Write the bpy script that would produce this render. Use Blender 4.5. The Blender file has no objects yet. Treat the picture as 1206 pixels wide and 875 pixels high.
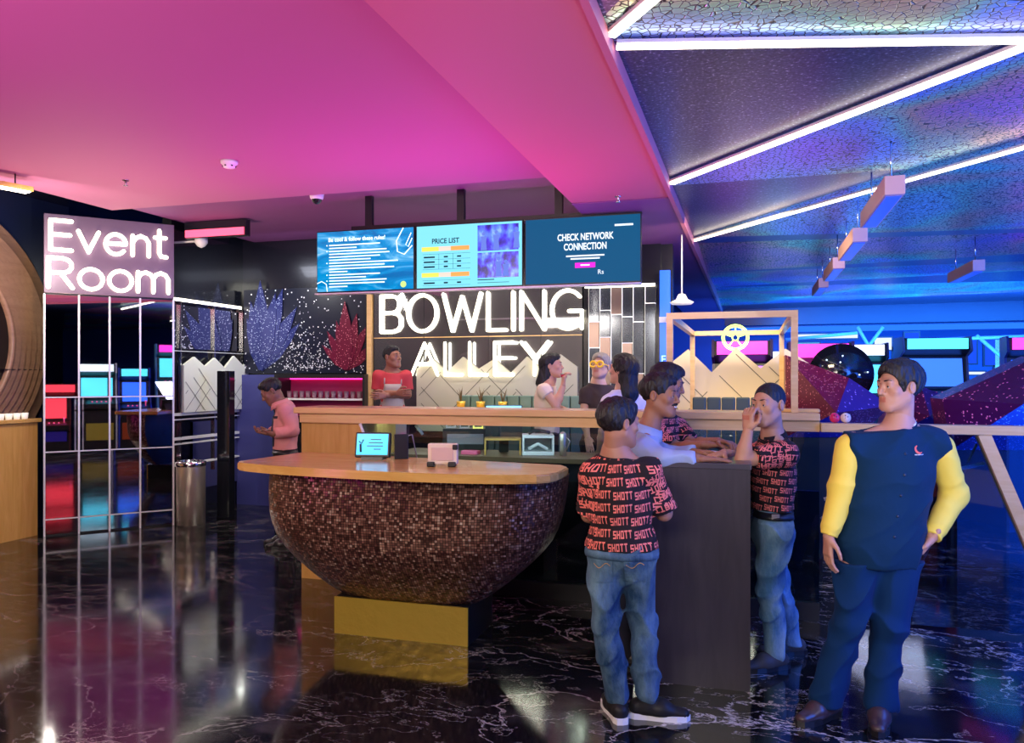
import bpy, bmesh, math, random
import numpy as np
from mathutils import Vector, Matrix
from mathutils.bvhtree import BVHTree
random.seed(7); rng = np.random.default_rng(7)
SC = bpy.context.scene; COL = SC.collection
pi = math.pi
# ------------------------------------------------------------ camera
F = 930.0; CX = 603.0; HY = 445.0; CH = 1.62; TH = math.radians(16.8)
cam = bpy.data.cameras.new('camera'); camo = bpy.data.objects.new('camera', cam); COL.objects.link(camo)
camo.location = (0, 0, CH); camo.rotation_euler = (pi/2, 0, TH)
cam.sensor_width = 36; cam.lens = F/1206*36; cam.shift_y = (HY-437.5)/1206; cam.clip_start = .05
SC.camera = camo
FWD = Vector((-math.sin(TH), math.cos(TH), 0)); RGT = Vector((math.cos(TH), math.sin(TH), 0))
# ------------------------------------------------------------ view and world
SC.view_settings.view_transform = 'Standard'; SC.view_settings.look = 'None'
SC.view_settings.gamma = 1; SC.view_settings.use_curve_mapping = False
SC.view_settings.exposure = 0.35
w = bpy.data.worlds.new('world'); SC.world = w; w.use_nodes = True
w.node_tree.nodes['Background'].inputs[0].default_value = (.10, .12, .30, 1)
w.node_tree.nodes['Background'].inputs[1].default_value = .25
# ------------------------------------------------------------ unseen lights: added key and fill lamps, and coloured washes
def area(name, loc, target, size, power, color, size_y=None, spread=180):
    l = bpy.data.lights.new(name, 'AREA'); l.energy = power; l.color = color; l.size = size
    if size_y: l.shape = 'RECTANGLE'; l.size_y = size_y
    l.spread = math.radians(spread)
    o = bpy.data.objects.new(name, l); COL.objects.link(o); o.location = loc
    o.rotation_euler = (Vector(target)-Vector(loc)).to_track_quat('-Z', 'Y').to_euler()
    return o
area('warm_key', (-.9, -1.0, 3.0), (-.9, 4.6, 1.0), 2.0, 140, (1, .88, .74), 1.2)
area('warm_fill', (-3.4, 1.2, 3.1), (-2.6, 4.6, .8), 1.5, 65, (1, .84, .66), 1.0)
area('booth_light', (-.15, 7.2, 2.9), (-.1, 8.3, 1.5), .8, 36, (1, .80, .50), .4)
def spot(name, loc, target, power, color, angle=150, blend=1, r=0):
    l = bpy.data.lights.new(name, 'SPOT'); l.energy = power; l.color = color; l.spot_size = math.radians(angle); l.spot_blend = blend; l.shadow_soft_size = r
    o = bpy.data.objects.new(name, l); COL.objects.link(o); o.location = loc
    o.rotation_euler = (Vector(target)-Vector(loc)).to_track_quat('-Z', 'Y').to_euler(); return o
spot('magenta_uplight', (-4.6, 1.2, .8), (-4.4, 2.2, 3.3), 200, (1, .06, .62))
spot('magenta_uplight', (-2.6, .6, .8), (-2.6, 1.2, 3.3), 100, (1, .06, .70))
spot('magenta_uplight', (-2.3, 5.95, 1.5), (-2.4, 5.2, 3.3), 120, (1, .08, .85))
spot('magenta_uplight', (-4.0, 6.0, 1.5), (-4.1, 5.0, 3.3), 50, (1, .12, .60))
spot('seating_light', (-2.0, 7.3, 3.3), (-2.2, 8.2, 1.2), 70, (1, .93, .80), 140)
spot('seating_light', (-3.4, 7.2, 3.3), (-3.6, 8.2, 1.2), 60, (1, .93, .80), 140)
spot('peach_ceiling_fill', (-5.7, 5.6, 1.3), (-5.6, 5.8, 3.3), 150, (1, .74, .50))  # added spot, stands in for warm sign and pendant glow on the ceiling
area('ring_fill', (-5.6, 4.9, 2.9), (-7.3, 5.9, 1.9), .6, 26, (1, .88, .74), .3)  # added unseen lamp that brightens the carved ring
area('blue_wall_wash', (3.5, 15.6, 2.9), (3.5, 20, 1.0), 6, 260, (.02, .2, 1), .4)
area('blue_floor_wash', (3.2, 3.6, 2.9), (2.6, 4.2, 0), 1.6, 90, (.04, .18, 1), 3.0)  # added unseen lamp, tints the floor in place of blue haze
area('blue_wall_wash', (6.0, 8.5, 2.9), (9, 10, 1.2), 5, 160, (.02, .14, 1), .4)
spot('rose_uplight', (-1.0, 1.5, 1.2), (-1.0, 2.2, 3.1), 50, (1, .32, .38))
spot('rose_uplight', (-.95, 5.3, 1.5), (-.95, 4.9, 3.1), 26, (1, .20, .32))
area('blue_lane_wash', (3.6, 7.0, .5), (3.0, 8.0, 3.2), 4.0, 900, (.02, .14, 1), 9.0)
area('blue_side_wash', (4.6, 2.4, 2.3), (1.0, 4.3, .9), 1.6, 120, (.03, .16, 1), 1.6)
area('blue_far_wash', (3.4, 15.0, .8), (3.0, 17.0, 3.2), 6.0, 700, (.02, .22, 1), 1.5)
area('crackle_wash', (1.2, 2.6, 1.2), (.6, 4.6, 3.1), .9, 22, (.75, .72, 1), .9)
area('counter_glow', (-2.2, 5.9, 1.3), (-2.2, 6.3, .9), 1.9, 5, (.75, .9, 1), .08)
# ------------------------------------------------------------ helpers
def P(px, d, py=None, z=None):
    """world point on the ray of a photo pixel at camera depth d"""
    v = FWD*d + RGT*((px-CX)/F*d)
    v.z = z if z is not None else CH+(HY-py)/F*d
    return v
_m = {}
def mat(name, color, rough=.5, metal=0, emit=None, es=1, spec=None, coat=0, trans=0, ior=1.45, alpha=1, bump=None, sheen=0):
    m = bpy.data.materials.new(name); m.use_nodes = True
    nt = m.node_tree; b = nt.nodes['Principled BSDF']
    b.inputs['Base Color'].default_value = (*color, 1); b.inputs['Roughness'].default_value = rough
    b.inputs['Metallic'].default_value = metal
    if emit: b.inputs['Emission Color'].default_value = (*emit, 1); b.inputs['Emission Strength'].default_value = es
    if spec is not None: b.inputs['Specular IOR Level'].default_value = spec
    if coat: b.inputs['Coat Weight'].default_value = coat; b.inputs['Coat Roughness'].default_value = .05
    if trans: b.inputs['Transmission Weight'].default_value = trans; b.inputs['IOR'].default_value = ior
    if alpha < 1: b.inputs['Alpha'].default_value = alpha
    if sheen: b.inputs['Sheen Weight'].default_value = sheen
    if bump:
        sc, st = bump[:2]; stretch = bump[2] if len(bump) > 2 else (1, 1, 1)
        tc = nt.nodes.new('ShaderNodeTexCoord'); mp = nt.nodes.new('ShaderNodeMapping'); mp.inputs['Scale'].default_value = stretch
        n = nt.nodes.new('ShaderNodeTexNoise'); n.inputs['Scale'].default_value = sc; n.inputs['Detail'].default_value = 4
        bp = nt.nodes.new('ShaderNodeBump'); bp.inputs['Strength'].default_value = st; bp.inputs['Distance'].default_value = .02
        nt.links.new(tc.outputs['Object'], mp.inputs[0]); nt.links.new(mp.outputs[0], n.inputs['Vector'])
        nt.links.new(n.outputs['Fac'], bp.inputs['Height']); nt.links.new(bp.outputs[0], b.inputs['Normal'])
    return m
class NT:
    def __init__(s, m): s.nt = m.node_tree; s.b = s.nt.nodes['Principled BSDF']
    def n(s, t, **kw):
        x = s.nt.nodes.new(t)
        for k, v in kw.items():
            if k[0] == '_': setattr(x, k[1:], v)
            else: x.inputs[k.replace('9', ' ')].default_value = v
        return x
    def l(s, a, b): s.nt.links.new(a, b)
    def ramp(s, src, stops, interp='LINEAR'):
        r = s.nt.nodes.new('ShaderNodeValToRGB'); r.color_ramp.interpolation = interp
        e = r.color_ramp.elements
        while len(e) < len(stops): e.new(.5)
        for i, (p, c) in enumerate(stops): e[i].position = p; e[i].color = (*c, 1) if len(c) == 3 else c
        s.l(src, r.inputs[0]); return r.outputs[0]
    def coord(s, scale=(1, 1, 1), kind='Object', rot=(0, 0, 0)):
        tc = s.nt.nodes.new('ShaderNodeTexCoord'); mp = s.nt.nodes.new('ShaderNodeMapping')
        mp.inputs['Scale'].default_value = scale; mp.inputs['Rotation'].default_value = rot
        s.l(tc.outputs[kind], mp.inputs[0]); return mp.outputs[0]
def wood(name, c1, c2, stretch=(1, 8, 8), rough=.35, scale=2.5, coat=.15):
    m = mat(name, c1, rough, coat=coat); t = NT(m)
    v = t.coord(stretch); n = t.n('ShaderNodeTexNoise', Scale=scale, Detail=6, Roughness=.6, Distortion=.6); t.l(v, n.inputs['Vector'])
    t.l(t.ramp(n.outputs['Fac'], [(.3, c1), (.7, c2)]), t.b.inputs['Base Color'])
    bp = t.n('ShaderNodeBump', Strength=.08, Distance=.01); t.l(n.outputs['Fac'], bp.inputs['Height']); t.l(bp.outputs[0], t.b.inputs['Normal'])
    return m
def link(name, me, m=None, parent=None, smooth=False):
    o = bpy.data.objects.new(name, me); COL.objects.link(o)
    if m is not None:
        for x in (m if isinstance(m, (list, tuple)) else [m]): me.materials.append(x)
    if smooth: me.polygons.foreach_set('use_smooth', [True]*len(me.polygons))
    if parent is not None: o.parent = parent
    return o
def tag(o, label=None, cat=None, group=None, kind=None):
    if label: o['label'] = label
    if cat: o['category'] = cat
    if group: o['group'] = group
    if kind: o['kind'] = kind
    return o
def empty(name, loc=(0, 0, 0), rz=0, label=None, cat=None, group=None):
    o = bpy.data.objects.new(name, None); COL.objects.link(o); o.location = loc; o.rotation_euler = (0, 0, rz)
    o.empty_display_size = .1
    return tag(o, label, cat, group)
class MB:
    """collects shapes into one mesh"""
    def __init__(s): s.bm = bmesh.new(); s.mi = 0
    def _f(s, fs):
        for f in fs: f.material_index = s.mi
    def box(s, x0, x1, y0, y1, z0, z1, bev=0, M=None):
        r = bmesh.ops.create_cube(s.bm, size=1)
        vs = r['verts']
        for v in vs: v.co = Vector(((x0+x1)/2+v.co.x*(x1-x0), (y0+y1)/2+v.co.y*(y1-y0), (z0+z1)/2+v.co.z*(z1-z0)))
        fs = {f for v in vs for f in v.link_faces}; s._f(fs)
        if bev:
            es = list({e for v in vs for e in v.link_edges})
            rr = bmesh.ops.bevel(s.bm, geom=es, offset=bev, segments=2, affect='EDGES', profile=.5); s._f(rr['faces'])
            vs = list({v for f in rr['faces'] for v in f.verts} | {v for v in vs if v.is_valid})
        if M is not None: bmesh.ops.transform(s.bm, matrix=M, verts=vs)
        return s
    def tube(s, pts, r, n=8, cap=True, close=False, rr=None):
        pts = [Vector(p) for p in pts]; rings = []; N = len(pts); up = None
        for i, p in enumerate(pts):
            if close: t = pts[(i+1) % N]-pts[i-1]
            else: t = pts[min(i+1, N-1)]-pts[max(i-1, 0)]
            t.normalize()
            if up is None: up = Vector((0, 0, 1)) if abs(t.z) < .9 else Vector((1, 0, 0))
            a = t.cross(up).normalized(); b = a.cross(t).normalized(); up = b
            ri = rr[i] if rr else r
            rings.append([s.bm.verts.new(p+(a*math.cos(2*pi*k/n)+b*math.sin(2*pi*k/n))*ri) for k in range(n)])
        m = N if close else N-1; fs = []
        for i in range(m):
            A, B = rings[i], rings[(i+1) % N]
            for k in range(n): fs.append(s.bm.faces.new((A[k], A[(k+1) % n], B[(k+1) % n], B[k])))
        if cap and not close: fs.append(s.bm.faces.new(rings[0][::-1])); fs.append(s.bm.faces.new(rings[-1]))
        for f in fs: f.smooth = True
        s._f(fs); return s
    def lathe(s, prof, c=(0, 0, 0), n=24, M=None):
        c = Vector(c); rings = []; vs = []
        for r, z in prof:
            R = [s.bm.verts.new(c+Vector((r*math.cos(2*pi*k/n), r*math.sin(2*pi*k/n), z))) for k in range(n)] if r > 1e-5 else [s.bm.verts.new(c+Vector((0, 0, z)))]
            rings.append(R); vs += R
        fs = []
        for A, B in zip(rings, rings[1:]):
            for k in range(n):
                if len(A) == 1 and len(B) == 1: continue
                if len(A) == 1: fs.append(s.bm.faces.new((A[0], B[(k+1) % n], B[k])))
                elif len(B) == 1: fs.append(s.bm.faces.new((A[k], A[(k+1) % n], B[0])))
                else: fs.append(s.bm.faces.new((A[k], A[(k+1) % n], B[(k+1) % n], B[k])))
        for f in fs: f.smooth = True
        s._f(fs)
        if M is not None: bmesh.ops.transform(s.bm, matrix=M, verts=vs)
        return s
    def prism(s, poly, t0, t1, M=None, axis='y'):
        """polygon in (a,b), extruded; axis y: (x,z) outline"""
        def q(a, b, t): return {'y': (a, t, b), 'z': (a, b, t), 'x': (t, a, b)}[axis]
        A = [s.bm.verts.new(q(a, b, t0)) for a, b in poly]; B = [s.bm.verts.new(q(a, b, t1)) for a, b in poly]
        fs = [s.bm.faces.new(A), s.bm.faces.new(B[::-1])]
        n = len(poly)
        for i in range(n): fs.append(s.bm.faces.new((A[i], B[i], B[(i+1) % n], A[(i+1) % n])))
        s._f(fs)
        if M is not None: bmesh.ops.transform(s.bm, matrix=M, verts=A+B)
        return s
    def quad(s, *p):
        f = s.bm.faces.new([s.bm.verts.new(x) for x in p]); s._f([f]); return s
    def sphere(s, c, r, n=16, sc=(1, 1, 1)):
        rr = bmesh.ops.create_uvsphere(s.bm, u_segments=n, v_segments=n//2, radius=r)
        for v in rr['verts']: v.co = Vector(c)+Vector((v.co.x*sc[0], v.co.y*sc[1], v.co.z*sc[2]))
        fs = {f for v in rr['verts'] for f in v.link_faces}
        for f in fs: f.smooth = True
        s._f(fs); return s
    def text(s, txt, x, z, h, y=0, M=None, align='LEFT', bold=.0, width=None):
        """text mesh standing in the xz plane, cap height about h"""
        cu = bpy.data.curves.new('t', 'FONT'); cu.body = txt; cu.size = h/.7; cu.align_x = align; cu.offset = bold*h; cu.resolution_u = 3
        o = bpy.data.objects.new('t', cu); COL.objects.link(o); dg = bpy.context.evaluated_depsgraph_get()
        me = bpy.data.meshes.new_from_object(o.evaluated_get(dg)); 
        sx = 1.0
        if width:
            xs = [v.co.x for v in me.vertices]
            if xs: sx = width/(max(xs)-min(xs))
        T = Matrix(((sx, 0, 0, x), (0, 0, 0, y), (0, 1, 0, z), (0, 0, 0, 1)))
        if M is not None: T = M @ T
        vs = [s.bm.verts.new(T @ v.co) for v in me.vertices]
        for p in me.polygons:
            try: s._f([s.bm.faces.new([vs[i] for i in p.vertices])])
            except ValueError: pass
        bpy.data.objects.remove(o); bpy.data.curves.remove(cu); bpy.data.meshes.remove(me)
        return s
    def build(s, name, m=None, parent=None, smooth=False):
        bmesh.ops.recalc_face_normals(s.bm, faces=s.bm.faces)
        me = bpy.data.meshes.new(name); s.bm.to_mesh(me); s.bm.free()
        return link(name, me, m, parent, smooth)
def struct(name, mb, m): return tag(mb.build(name, m), kind='structure')
def copy_thing(o, loc=None, rz=None, label=None):
    c = o.copy(); COL.objects.link(c)
    if loc is not None: c.location = loc
    if rz is not None: c.rotation_euler = (0, 0, rz)
    if label: c['label'] = label
    for ch in list(o.children):
        k = ch.copy(); COL.objects.link(k); k.parent = c
        for g in list(ch.children):
            q = g.copy(); COL.objects.link(q); q.parent = k
    return c
def rotz(a): return Matrix.Rotation(a, 4, 'Z')
# ------------------------------------------------------------ materials
M = {}
def marble():
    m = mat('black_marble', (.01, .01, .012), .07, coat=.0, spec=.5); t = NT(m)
    v = t.coord((1, 1.9, 1), rot=(0, 0, .35))
    def vein(sc, w, dist, seed):
        n = t.n('ShaderNodeTexNoise', _noise_dimensions='4D', Scale=sc, Detail=7, Roughness=.62, Distortion=dist, W=seed); t.l(v, n.inputs['Vector'])
        a = t.n('ShaderNodeMath', _operation='SUBTRACT'); a.inputs[1].default_value = .5; t.l(n.outputs['Fac'], a.inputs[0])
        b = t.n('ShaderNodeMath', _operation='ABSOLUTE'); t.l(a.outputs[0], b.inputs[0])
        return t.ramp(b.outputs[0], [(0, (1, 1, 1)), (w*.35, (.6, .6, .6)), (w, (0, 0, 0))])
    v1 = vein(.8, .008, .7, 1.3); v2 = vein(1.9, .006, .5, 5.1)
    cl = t.n('ShaderNodeTexNoise', Scale=1.3, Detail=9, Roughness=.75); t.l(v, cl.inputs['Vector'])
    clr = t.ramp(cl.outputs['Fac'], [(.55, (0, 0, 0)), (.8, (1, 1, 1))])
    mk = t.n('ShaderNodeTexNoise', Scale=.55, Detail=2); t.l(v, mk.inputs['Vector'])
    mkr = t.ramp(mk.outputs['Fac'], [(.38, (.15, .15, .15)), (.55, (1, 1, 1))])
    ad = t.n('ShaderNodeMixRGB', _blend_type='ADD', Fac=.7); t.l(v1, ad.inputs[1]); t.l(v2, ad.inputs[2])
    mu0 = t.n('ShaderNodeMixRGB', _blend_type='MULTIPLY', Fac=.8); t.l(ad.outputs[0], mu0.inputs[1]); t.l(mkr, mu0.inputs[2])
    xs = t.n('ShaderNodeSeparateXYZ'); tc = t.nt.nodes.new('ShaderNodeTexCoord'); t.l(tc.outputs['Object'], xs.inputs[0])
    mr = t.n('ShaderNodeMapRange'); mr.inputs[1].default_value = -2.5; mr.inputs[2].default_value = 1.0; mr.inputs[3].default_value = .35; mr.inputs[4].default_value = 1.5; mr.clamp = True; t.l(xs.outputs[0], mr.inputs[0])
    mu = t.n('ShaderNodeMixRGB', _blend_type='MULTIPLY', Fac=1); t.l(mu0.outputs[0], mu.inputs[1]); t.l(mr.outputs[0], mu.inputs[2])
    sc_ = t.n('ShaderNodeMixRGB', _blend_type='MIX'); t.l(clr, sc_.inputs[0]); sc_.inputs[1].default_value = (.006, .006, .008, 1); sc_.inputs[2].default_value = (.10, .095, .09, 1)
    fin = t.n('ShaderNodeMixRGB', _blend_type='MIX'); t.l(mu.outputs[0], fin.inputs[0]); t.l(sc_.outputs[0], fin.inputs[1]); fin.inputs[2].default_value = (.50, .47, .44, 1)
    t.l(fin.outputs[0], t.b.inputs['Base Color']); t.b.inputs['IOR'].default_value = 1.85
    rr = t.ramp(cl.outputs['Fac'], [(.3, (.05, .05, .05)), (.8, (.16, .16, .16))]); t.l(rr, t.b.inputs['Roughness'])
    return m
M['marble'] = marble()
M['oak'] = wood('oak', (.56, .31, .075), (.70, .43, .13), (1, 9, 9), rough=.22)
M['oak_v'] = wood('oak_upright_grain', (.54, .29, .06), (.66, .38, .11), (9, 9, 1), rough=.35)
M['oak_pale'] = wood('oak_pale', (.72, .43, .16), (.84, .56, .25), (1, 10, 10), rough=.35)
M['walnut'] = wood('carved_walnut', (.30, .17, .10), (.42, .25, .15), (6, 1, 6), rough=.45)
M['brass'] = mat('brushed_brass', (.80, .54, .08), .32, .65, bump=(14, .25, (1, 6, 1)))
M['steel'] = mat('steel', (.72, .64, .54), .33, .8)
M['chrome'] = mat('chrome', (.8, .8, .82), .12, 1)
M['black'] = mat('black_plastic', (.012, .012, .015), .35)
M['blackgloss'] = mat('black_gloss', (.008, .009, .014), .1, coat=.5)
M['darkpanel'] = wood('charcoal_laminate', (.028, .024, .036), (.045, .038, .052), (7, 7, 1), rough=.38, coat=.1)
M['mirror'] = mat('mirror', (.62, .64, .68), .015, 1)
def halo_mirror():
    m = bpy.data.materials.new('mirror_grey'); m.use_nodes = True; nt = m.node_tree; nt.nodes.clear()
    o = nt.nodes.new('ShaderNodeOutputMaterial'); mx = nt.nodes.new('ShaderNodeMixShader'); g1 = nt.nodes.new('ShaderNodeBsdfGlossy'); g2 = nt.nodes.new('ShaderNodeBsdfGlossy')
    g1.inputs[0].default_value = (.5, .52, .56, 1); g1.inputs['Roughness'].default_value = .03; g2.inputs[0].default_value = (.26, .26, .27, 1); g2.inputs['Roughness'].default_value = .42; mx.inputs[0].default_value = .38
    nt.links.new(g1.outputs[0], mx.inputs[1]); nt.links.new(g2.outputs[0], mx.inputs[2]); nt.links.new(mx.outputs[0], o.inputs[0]); return m
M['mirror_halo'] = halo_mirror()
M['navy'] = mat('navy_paint', (.008, .014, .045), .3)
M['bluewall'] = mat('blue_wall_paint', (.03, .09, .32), .4)
M['night'] = mat('dark_paint', (.010, .010, .018), .25, coat=.3)
M['indigo'] = mat('indigo_panel', (.045, .05, .22), .45)
M['pinkceil'] = mat('pink_ceiling_paint', (.40, .13, .27), .7)
M['roseceil'] = mat('rose_bulkhead_paint', (.52, .16, .22), .65)
M['shadeceil'] = mat('ceiling_shade_purple', (.22, .06, .22), .65)  # shade on the rear ceiling, painted in as a darker purple
M['neon'] = mat('white_neon', (1, 1, 1), .4, emit=(1, .90, .66), es=3.0)
M['neonwarm'] = mat('halo_neon', (1, 1, 1), .4, emit=(1, .90, .66), es=3.2)
M['led'] = mat('white_led_line', (1, 1, 1), .4, emit=(1, .86, .64), es=4.5)
M['magenta_led'] = mat('magenta_led', (1, .1, .5), .4, emit=(1, .04, .35), es=2.2)
M['red_led'] = mat('red_led', (1, .1, .2), .4, emit=(1, .08, .16), es=1.6)
M['cream'] = mat('cream_panel', (.52, .50, .40), .5)
M['creamwarm'] = mat('warm_cream_panel', (.80, .66, .42), .5)
M['groove'] = mat('groove', (.10, .10, .09), .7)
M['teal'] = mat('sage_green_leather', (.12, .22, .19), .4, coat=.1)
M['dgreen'] = mat('dark_green_leather', (.045, .07, .065), .4, coat=.1)
M['white'] = mat('white_plastic', (.8, .8, .8), .35)
M['grey'] = mat('grey_plastic', (.28, .29, .31), .4)
M['glass'] = mat('clear_glass', (.9, .95, .95), .02, trans=1, ior=1.2)
def pane_mat(name, tint, refl=.12):
    m = bpy.data.materials.new(name); m.use_nodes = True; nt = m.node_tree; nt.nodes.clear()
    o = nt.nodes.new('ShaderNodeOutputMaterial'); mx = nt.nodes.new('ShaderNodeMixShader'); tr = nt.nodes.new('ShaderNodeBsdfTransparent'); gl = nt.nodes.new('ShaderNodeBsdfGlossy')
    tr.inputs[0].default_value = (*tint, 1); gl.inputs['Roughness'].default_value = .02; mx.inputs[0].default_value = refl
    nt.links.new(tr.outputs[0], mx.inputs[1]); nt.links.new(gl.outputs[0], mx.inputs[2]); nt.links.new(mx.outputs[0], o.inputs[0]); return m
M['pane'] = pane_mat('glass_pane', (.80, .93, .92), .10)
M['pane_dark'] = pane_mat('tinted_glass_pane', (.35, .55, .72), .16)
def mosaic():
    m = mat('copper_mosaic', (.1, .05, .04), .30, .35); t = NT(m)
    tc = t.nt.nodes.new('ShaderNodeTexCoord')
    S = 62.0   # tiles per metre
    mp = t.n('ShaderNodeMapping'); mp.inputs['Scale'].default_value = (S, S, S); t.l(tc.outputs['UV'], mp.inputs[0])
    fl = t.n('ShaderNodeVectorMath', _operation='FLOOR'); t.l(mp.outputs[0], fl.inputs[0])
    wn = t.n('ShaderNodeTexWhiteNoise', _noise_dimensions='2D'); t.l(fl.outputs[0], wn.inputs['Vector'])
    col = t.ramp(wn.outputs['Value'], [(0, (.06, .022, .018)), (.4, (.15, .062, .046)), (.72, (.28, .125, .09)), (.9, (.42, .23, .16)), (1, (.62, .44, .34))])
    fr = t.n('ShaderNodeVectorMath', _operation='FRACTION'); t.l(mp.outputs[0], fr.inputs[0])
    sp = t.n('ShaderNodeSeparateXYZ'); t.l(fr.outputs[0], sp.inputs[0])
    def edge(o):
        a = t.n('ShaderNodeMath', _operation='SUBTRACT'); a.inputs[1].default_value = .5; t.l(o, a.inputs[0])
        b = t.n('ShaderNodeMath', _operation='ABSOLUTE'); t.l(a.outputs[0], b.inputs[0]); return b.outputs[0]
    mx = t.n('ShaderNodeMath', _operation='MAXIMUM'); t.l(edge(sp.outputs[0]), mx.inputs[0]); t.l(edge(sp.outputs[1]), mx.inputs[1])
    g = t.n('ShaderNodeMath', _operation='GREATER_THAN'); g.inputs[1].default_value = .42; t.l(mx.outputs[0], g.inputs[0])
    mm = t.n('ShaderNodeMixRGB'); t.l(g.outputs[0], mm.inputs[0]); t.l(col, mm.inputs[1]); mm.inputs[2].default_value = (.006, .005, .006, 1)
    t.l(mm.outputs[0], t.b.inputs['Base Color'])
    # every tile is tilted a little
    cb = t.n('ShaderNodeVectorMath', _operation='SUBTRACT'); cb.inputs[1].default_value = (.5, .5, .5); t.l(wn.outputs['Color'], cb.inputs[0])
    scl = t.n('ShaderNodeVectorMath', _operation='SCALE'); scl.inputs['Scale'].default_value = .30; t.l(cb.outputs[0], scl.inputs[0])
    geo = t.nt.nodes.new('ShaderNodeNewGeometry'); adn = t.n('ShaderNodeVectorMath', _operation='ADD'); t.l(geo.outputs['Normal'], adn.inputs[0]); t.l(scl.outputs[0], adn.inputs[1])
    nm = t.n('ShaderNodeVectorMath', _operation='NORMALIZE'); t.l(adn.outputs[0], nm.inputs[0]); t.l(nm.outputs[0], t.b.inputs['Normal'])
    return m
M['mosaic'] = mosaic()
def crackle(name, dark=False):
    m = mat(name, (.4, .4, .6), .32, .65); t = NT(m)
    v = t.coord()
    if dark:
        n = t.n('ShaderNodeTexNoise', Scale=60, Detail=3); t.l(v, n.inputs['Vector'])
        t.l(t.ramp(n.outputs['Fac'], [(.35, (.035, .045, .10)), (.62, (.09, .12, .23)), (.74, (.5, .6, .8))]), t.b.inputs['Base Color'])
    else:
        vo = t.n('ShaderNodeTexVoronoi', _feature='DISTANCE_TO_EDGE', Scale=26, Randomness=.85); t.l(v, vo.inputs['Vector'])
        n = t.n('ShaderNodeTexNoise', Scale=.55, Detail=2, Distortion=.4); t.l(v, n.inputs['Vector'])
        film = t.ramp(n.outputs['Fac'], [(.25, (.50, .22, .75)), (.4, (.90, .35, .50)), (.47, (.92, .55, .30)), (.53, (.40, .85, .50)), (.6, (.30, .55, .95)), (.72, (.45, .28, .95))])
        ed = t.ramp(vo.outputs['Distance'], [(.03, (0, 0, 0)), (.09, (1, 1, 1))])
        mu = t.n('ShaderNodeMixRGB', _blend_type='MULTIPLY', Fac=1); t.l(film, mu.inputs[1]); t.l(ed, mu.inputs[2]); t.l(mu.outputs[0], t.b.inputs['Base Color'])
        bp = t.n('ShaderNodeBump', Strength=.5, Distance=.01); t.l(ed, bp.inputs['Height']); t.l(bp.outputs[0], t.b.inputs['Normal'])
    return m
M['crackle'] = crackle('iridescent_crackle'); M['foil'] = crackle('dark_foil', True)
def sequin(name, base, dots, scale=60, thr=.80, rough=.3):
    m = mat(name, base, rough, .2); t = NT(m); v = t.coord()
    vo = t.n('ShaderNodeTexVoronoi', Scale=scale); t.l(v, vo.inputs['Vector'])
    sep = t.n('ShaderNodeSeparateColor'); t.l(vo.outputs['Color'], sep.inputs[0])
    n = t.n('ShaderNodeTexNoise', Scale=1.7, Detail=2); t.l(v, n.inputs['Vector'])
    ms = t.n('ShaderNodeMath', _operation='MULTIPLY_ADD'); t.l(n.outputs['Fac'], ms.inputs[0]); ms.inputs[1].default_value = .5; t.l(sep.outputs[0], ms.inputs[2])
    g = t.n('ShaderNodeMath', _operation='GREATER_THAN'); g.inputs[1].default_value = thr+.25; t.l(ms.outputs[0], g.inputs[0])
    d = t.n('ShaderNodeMath', _operation='LESS_THAN'); d.inputs[1].default_value = .33; t.l(vo.outputs['Distance'], d.inputs[0])
    mu = t.n('ShaderNodeMath', _operation='MULTIPLY'); t.l(g.outputs[0], mu.inputs[0]); t.l(d.outputs[0], mu.inputs[1])
    mx = t.n('ShaderNodeMixRGB'); t.l(mu.outputs[0], mx.inputs[0]); mx.inputs[1].default_value = (*base, 1); mx.inputs[2].default_value = (*dots, 1); t.l(mx.outputs[0], t.b.inputs['Base Color'])
    return m
M['galaxy'] = sequin('sequin_mural', (.008, .010, .028), (.9, .9, 1), 34, .86)
M['seq_red'] = sequin('crimson_sequins', (.15, .006, .035), (1, .35, .4), 70, .75)
M['seq_blue'] = sequin('blue_sequins', (.02, .03, .16), (.6, .7, 1), 70, .72)
M['seq_purple'] = sequin('purple_sequins', (.07, .006, .08), (1, .25, .55), 42, .74)
M['seq_violet'] = sequin('violet_sequins', (.05, .02, .22), (.6, .4, 1), 42, .9)
# ------------------------------------------------------------ room shell
CZ = 3.3
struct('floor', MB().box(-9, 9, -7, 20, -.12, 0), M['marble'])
struct('floor', MB().box(-4.2, .55, 6.72, 8.50, 0, .18), M['night'])
struct('ceiling', MB().box(-6.13, -1.42, -7, 6.42, CZ, CZ+.5), M['pinkceil'])
struct('ceiling', MB().box(-6.13, -1.42, 6.42, 8.8, CZ+.07, CZ+.5), M['shadeceil'])
struct('ceiling', MB().box(-1.42, -.62, -7, 6.42, 3.07, 3.8), M['roseceil'])
struct('ceiling', MB().box(-1.42, -.62, 6.42, 20, 3.06, 3.8), M['shadeceil'])
struct('trim_1', MB().box(-.62, -.585, -7, 20, 3.045, 3.6), M['roseceil'])
struct('ceiling', MB().box(-9, -6.13, -7, 20, 3.55, 3.8), M['night'])
struct('ceiling', MB().box(-6.13, -1.42, 8.8, 20, 3.4, 3.8), M['night'])
struct('wall_left', MB().box(-9.1, -9, -7, 20, 0, 3.8), M['navy'])
struct('wall_right', MB().box(9, 9.1, -7, 20, 0, 3.8), M['bluewall'])
struct('wall_back', MB().box(-9, 9, 20, 20.1, 0, 3.8), M['bluewall'])
struct('wall_front', MB().box(-9, 9, -7.1, -7, 0, 3.8), M['navy'])
struct('wall_left', MB().box(-7.5, -7.38, -7, 7.1, 0, 3.55), M['navy'])
struct('wall_left', MB().box(-6.45, -6.32, 7.5, 8.9, 0, 3.55), M['blackgloss'])
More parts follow.
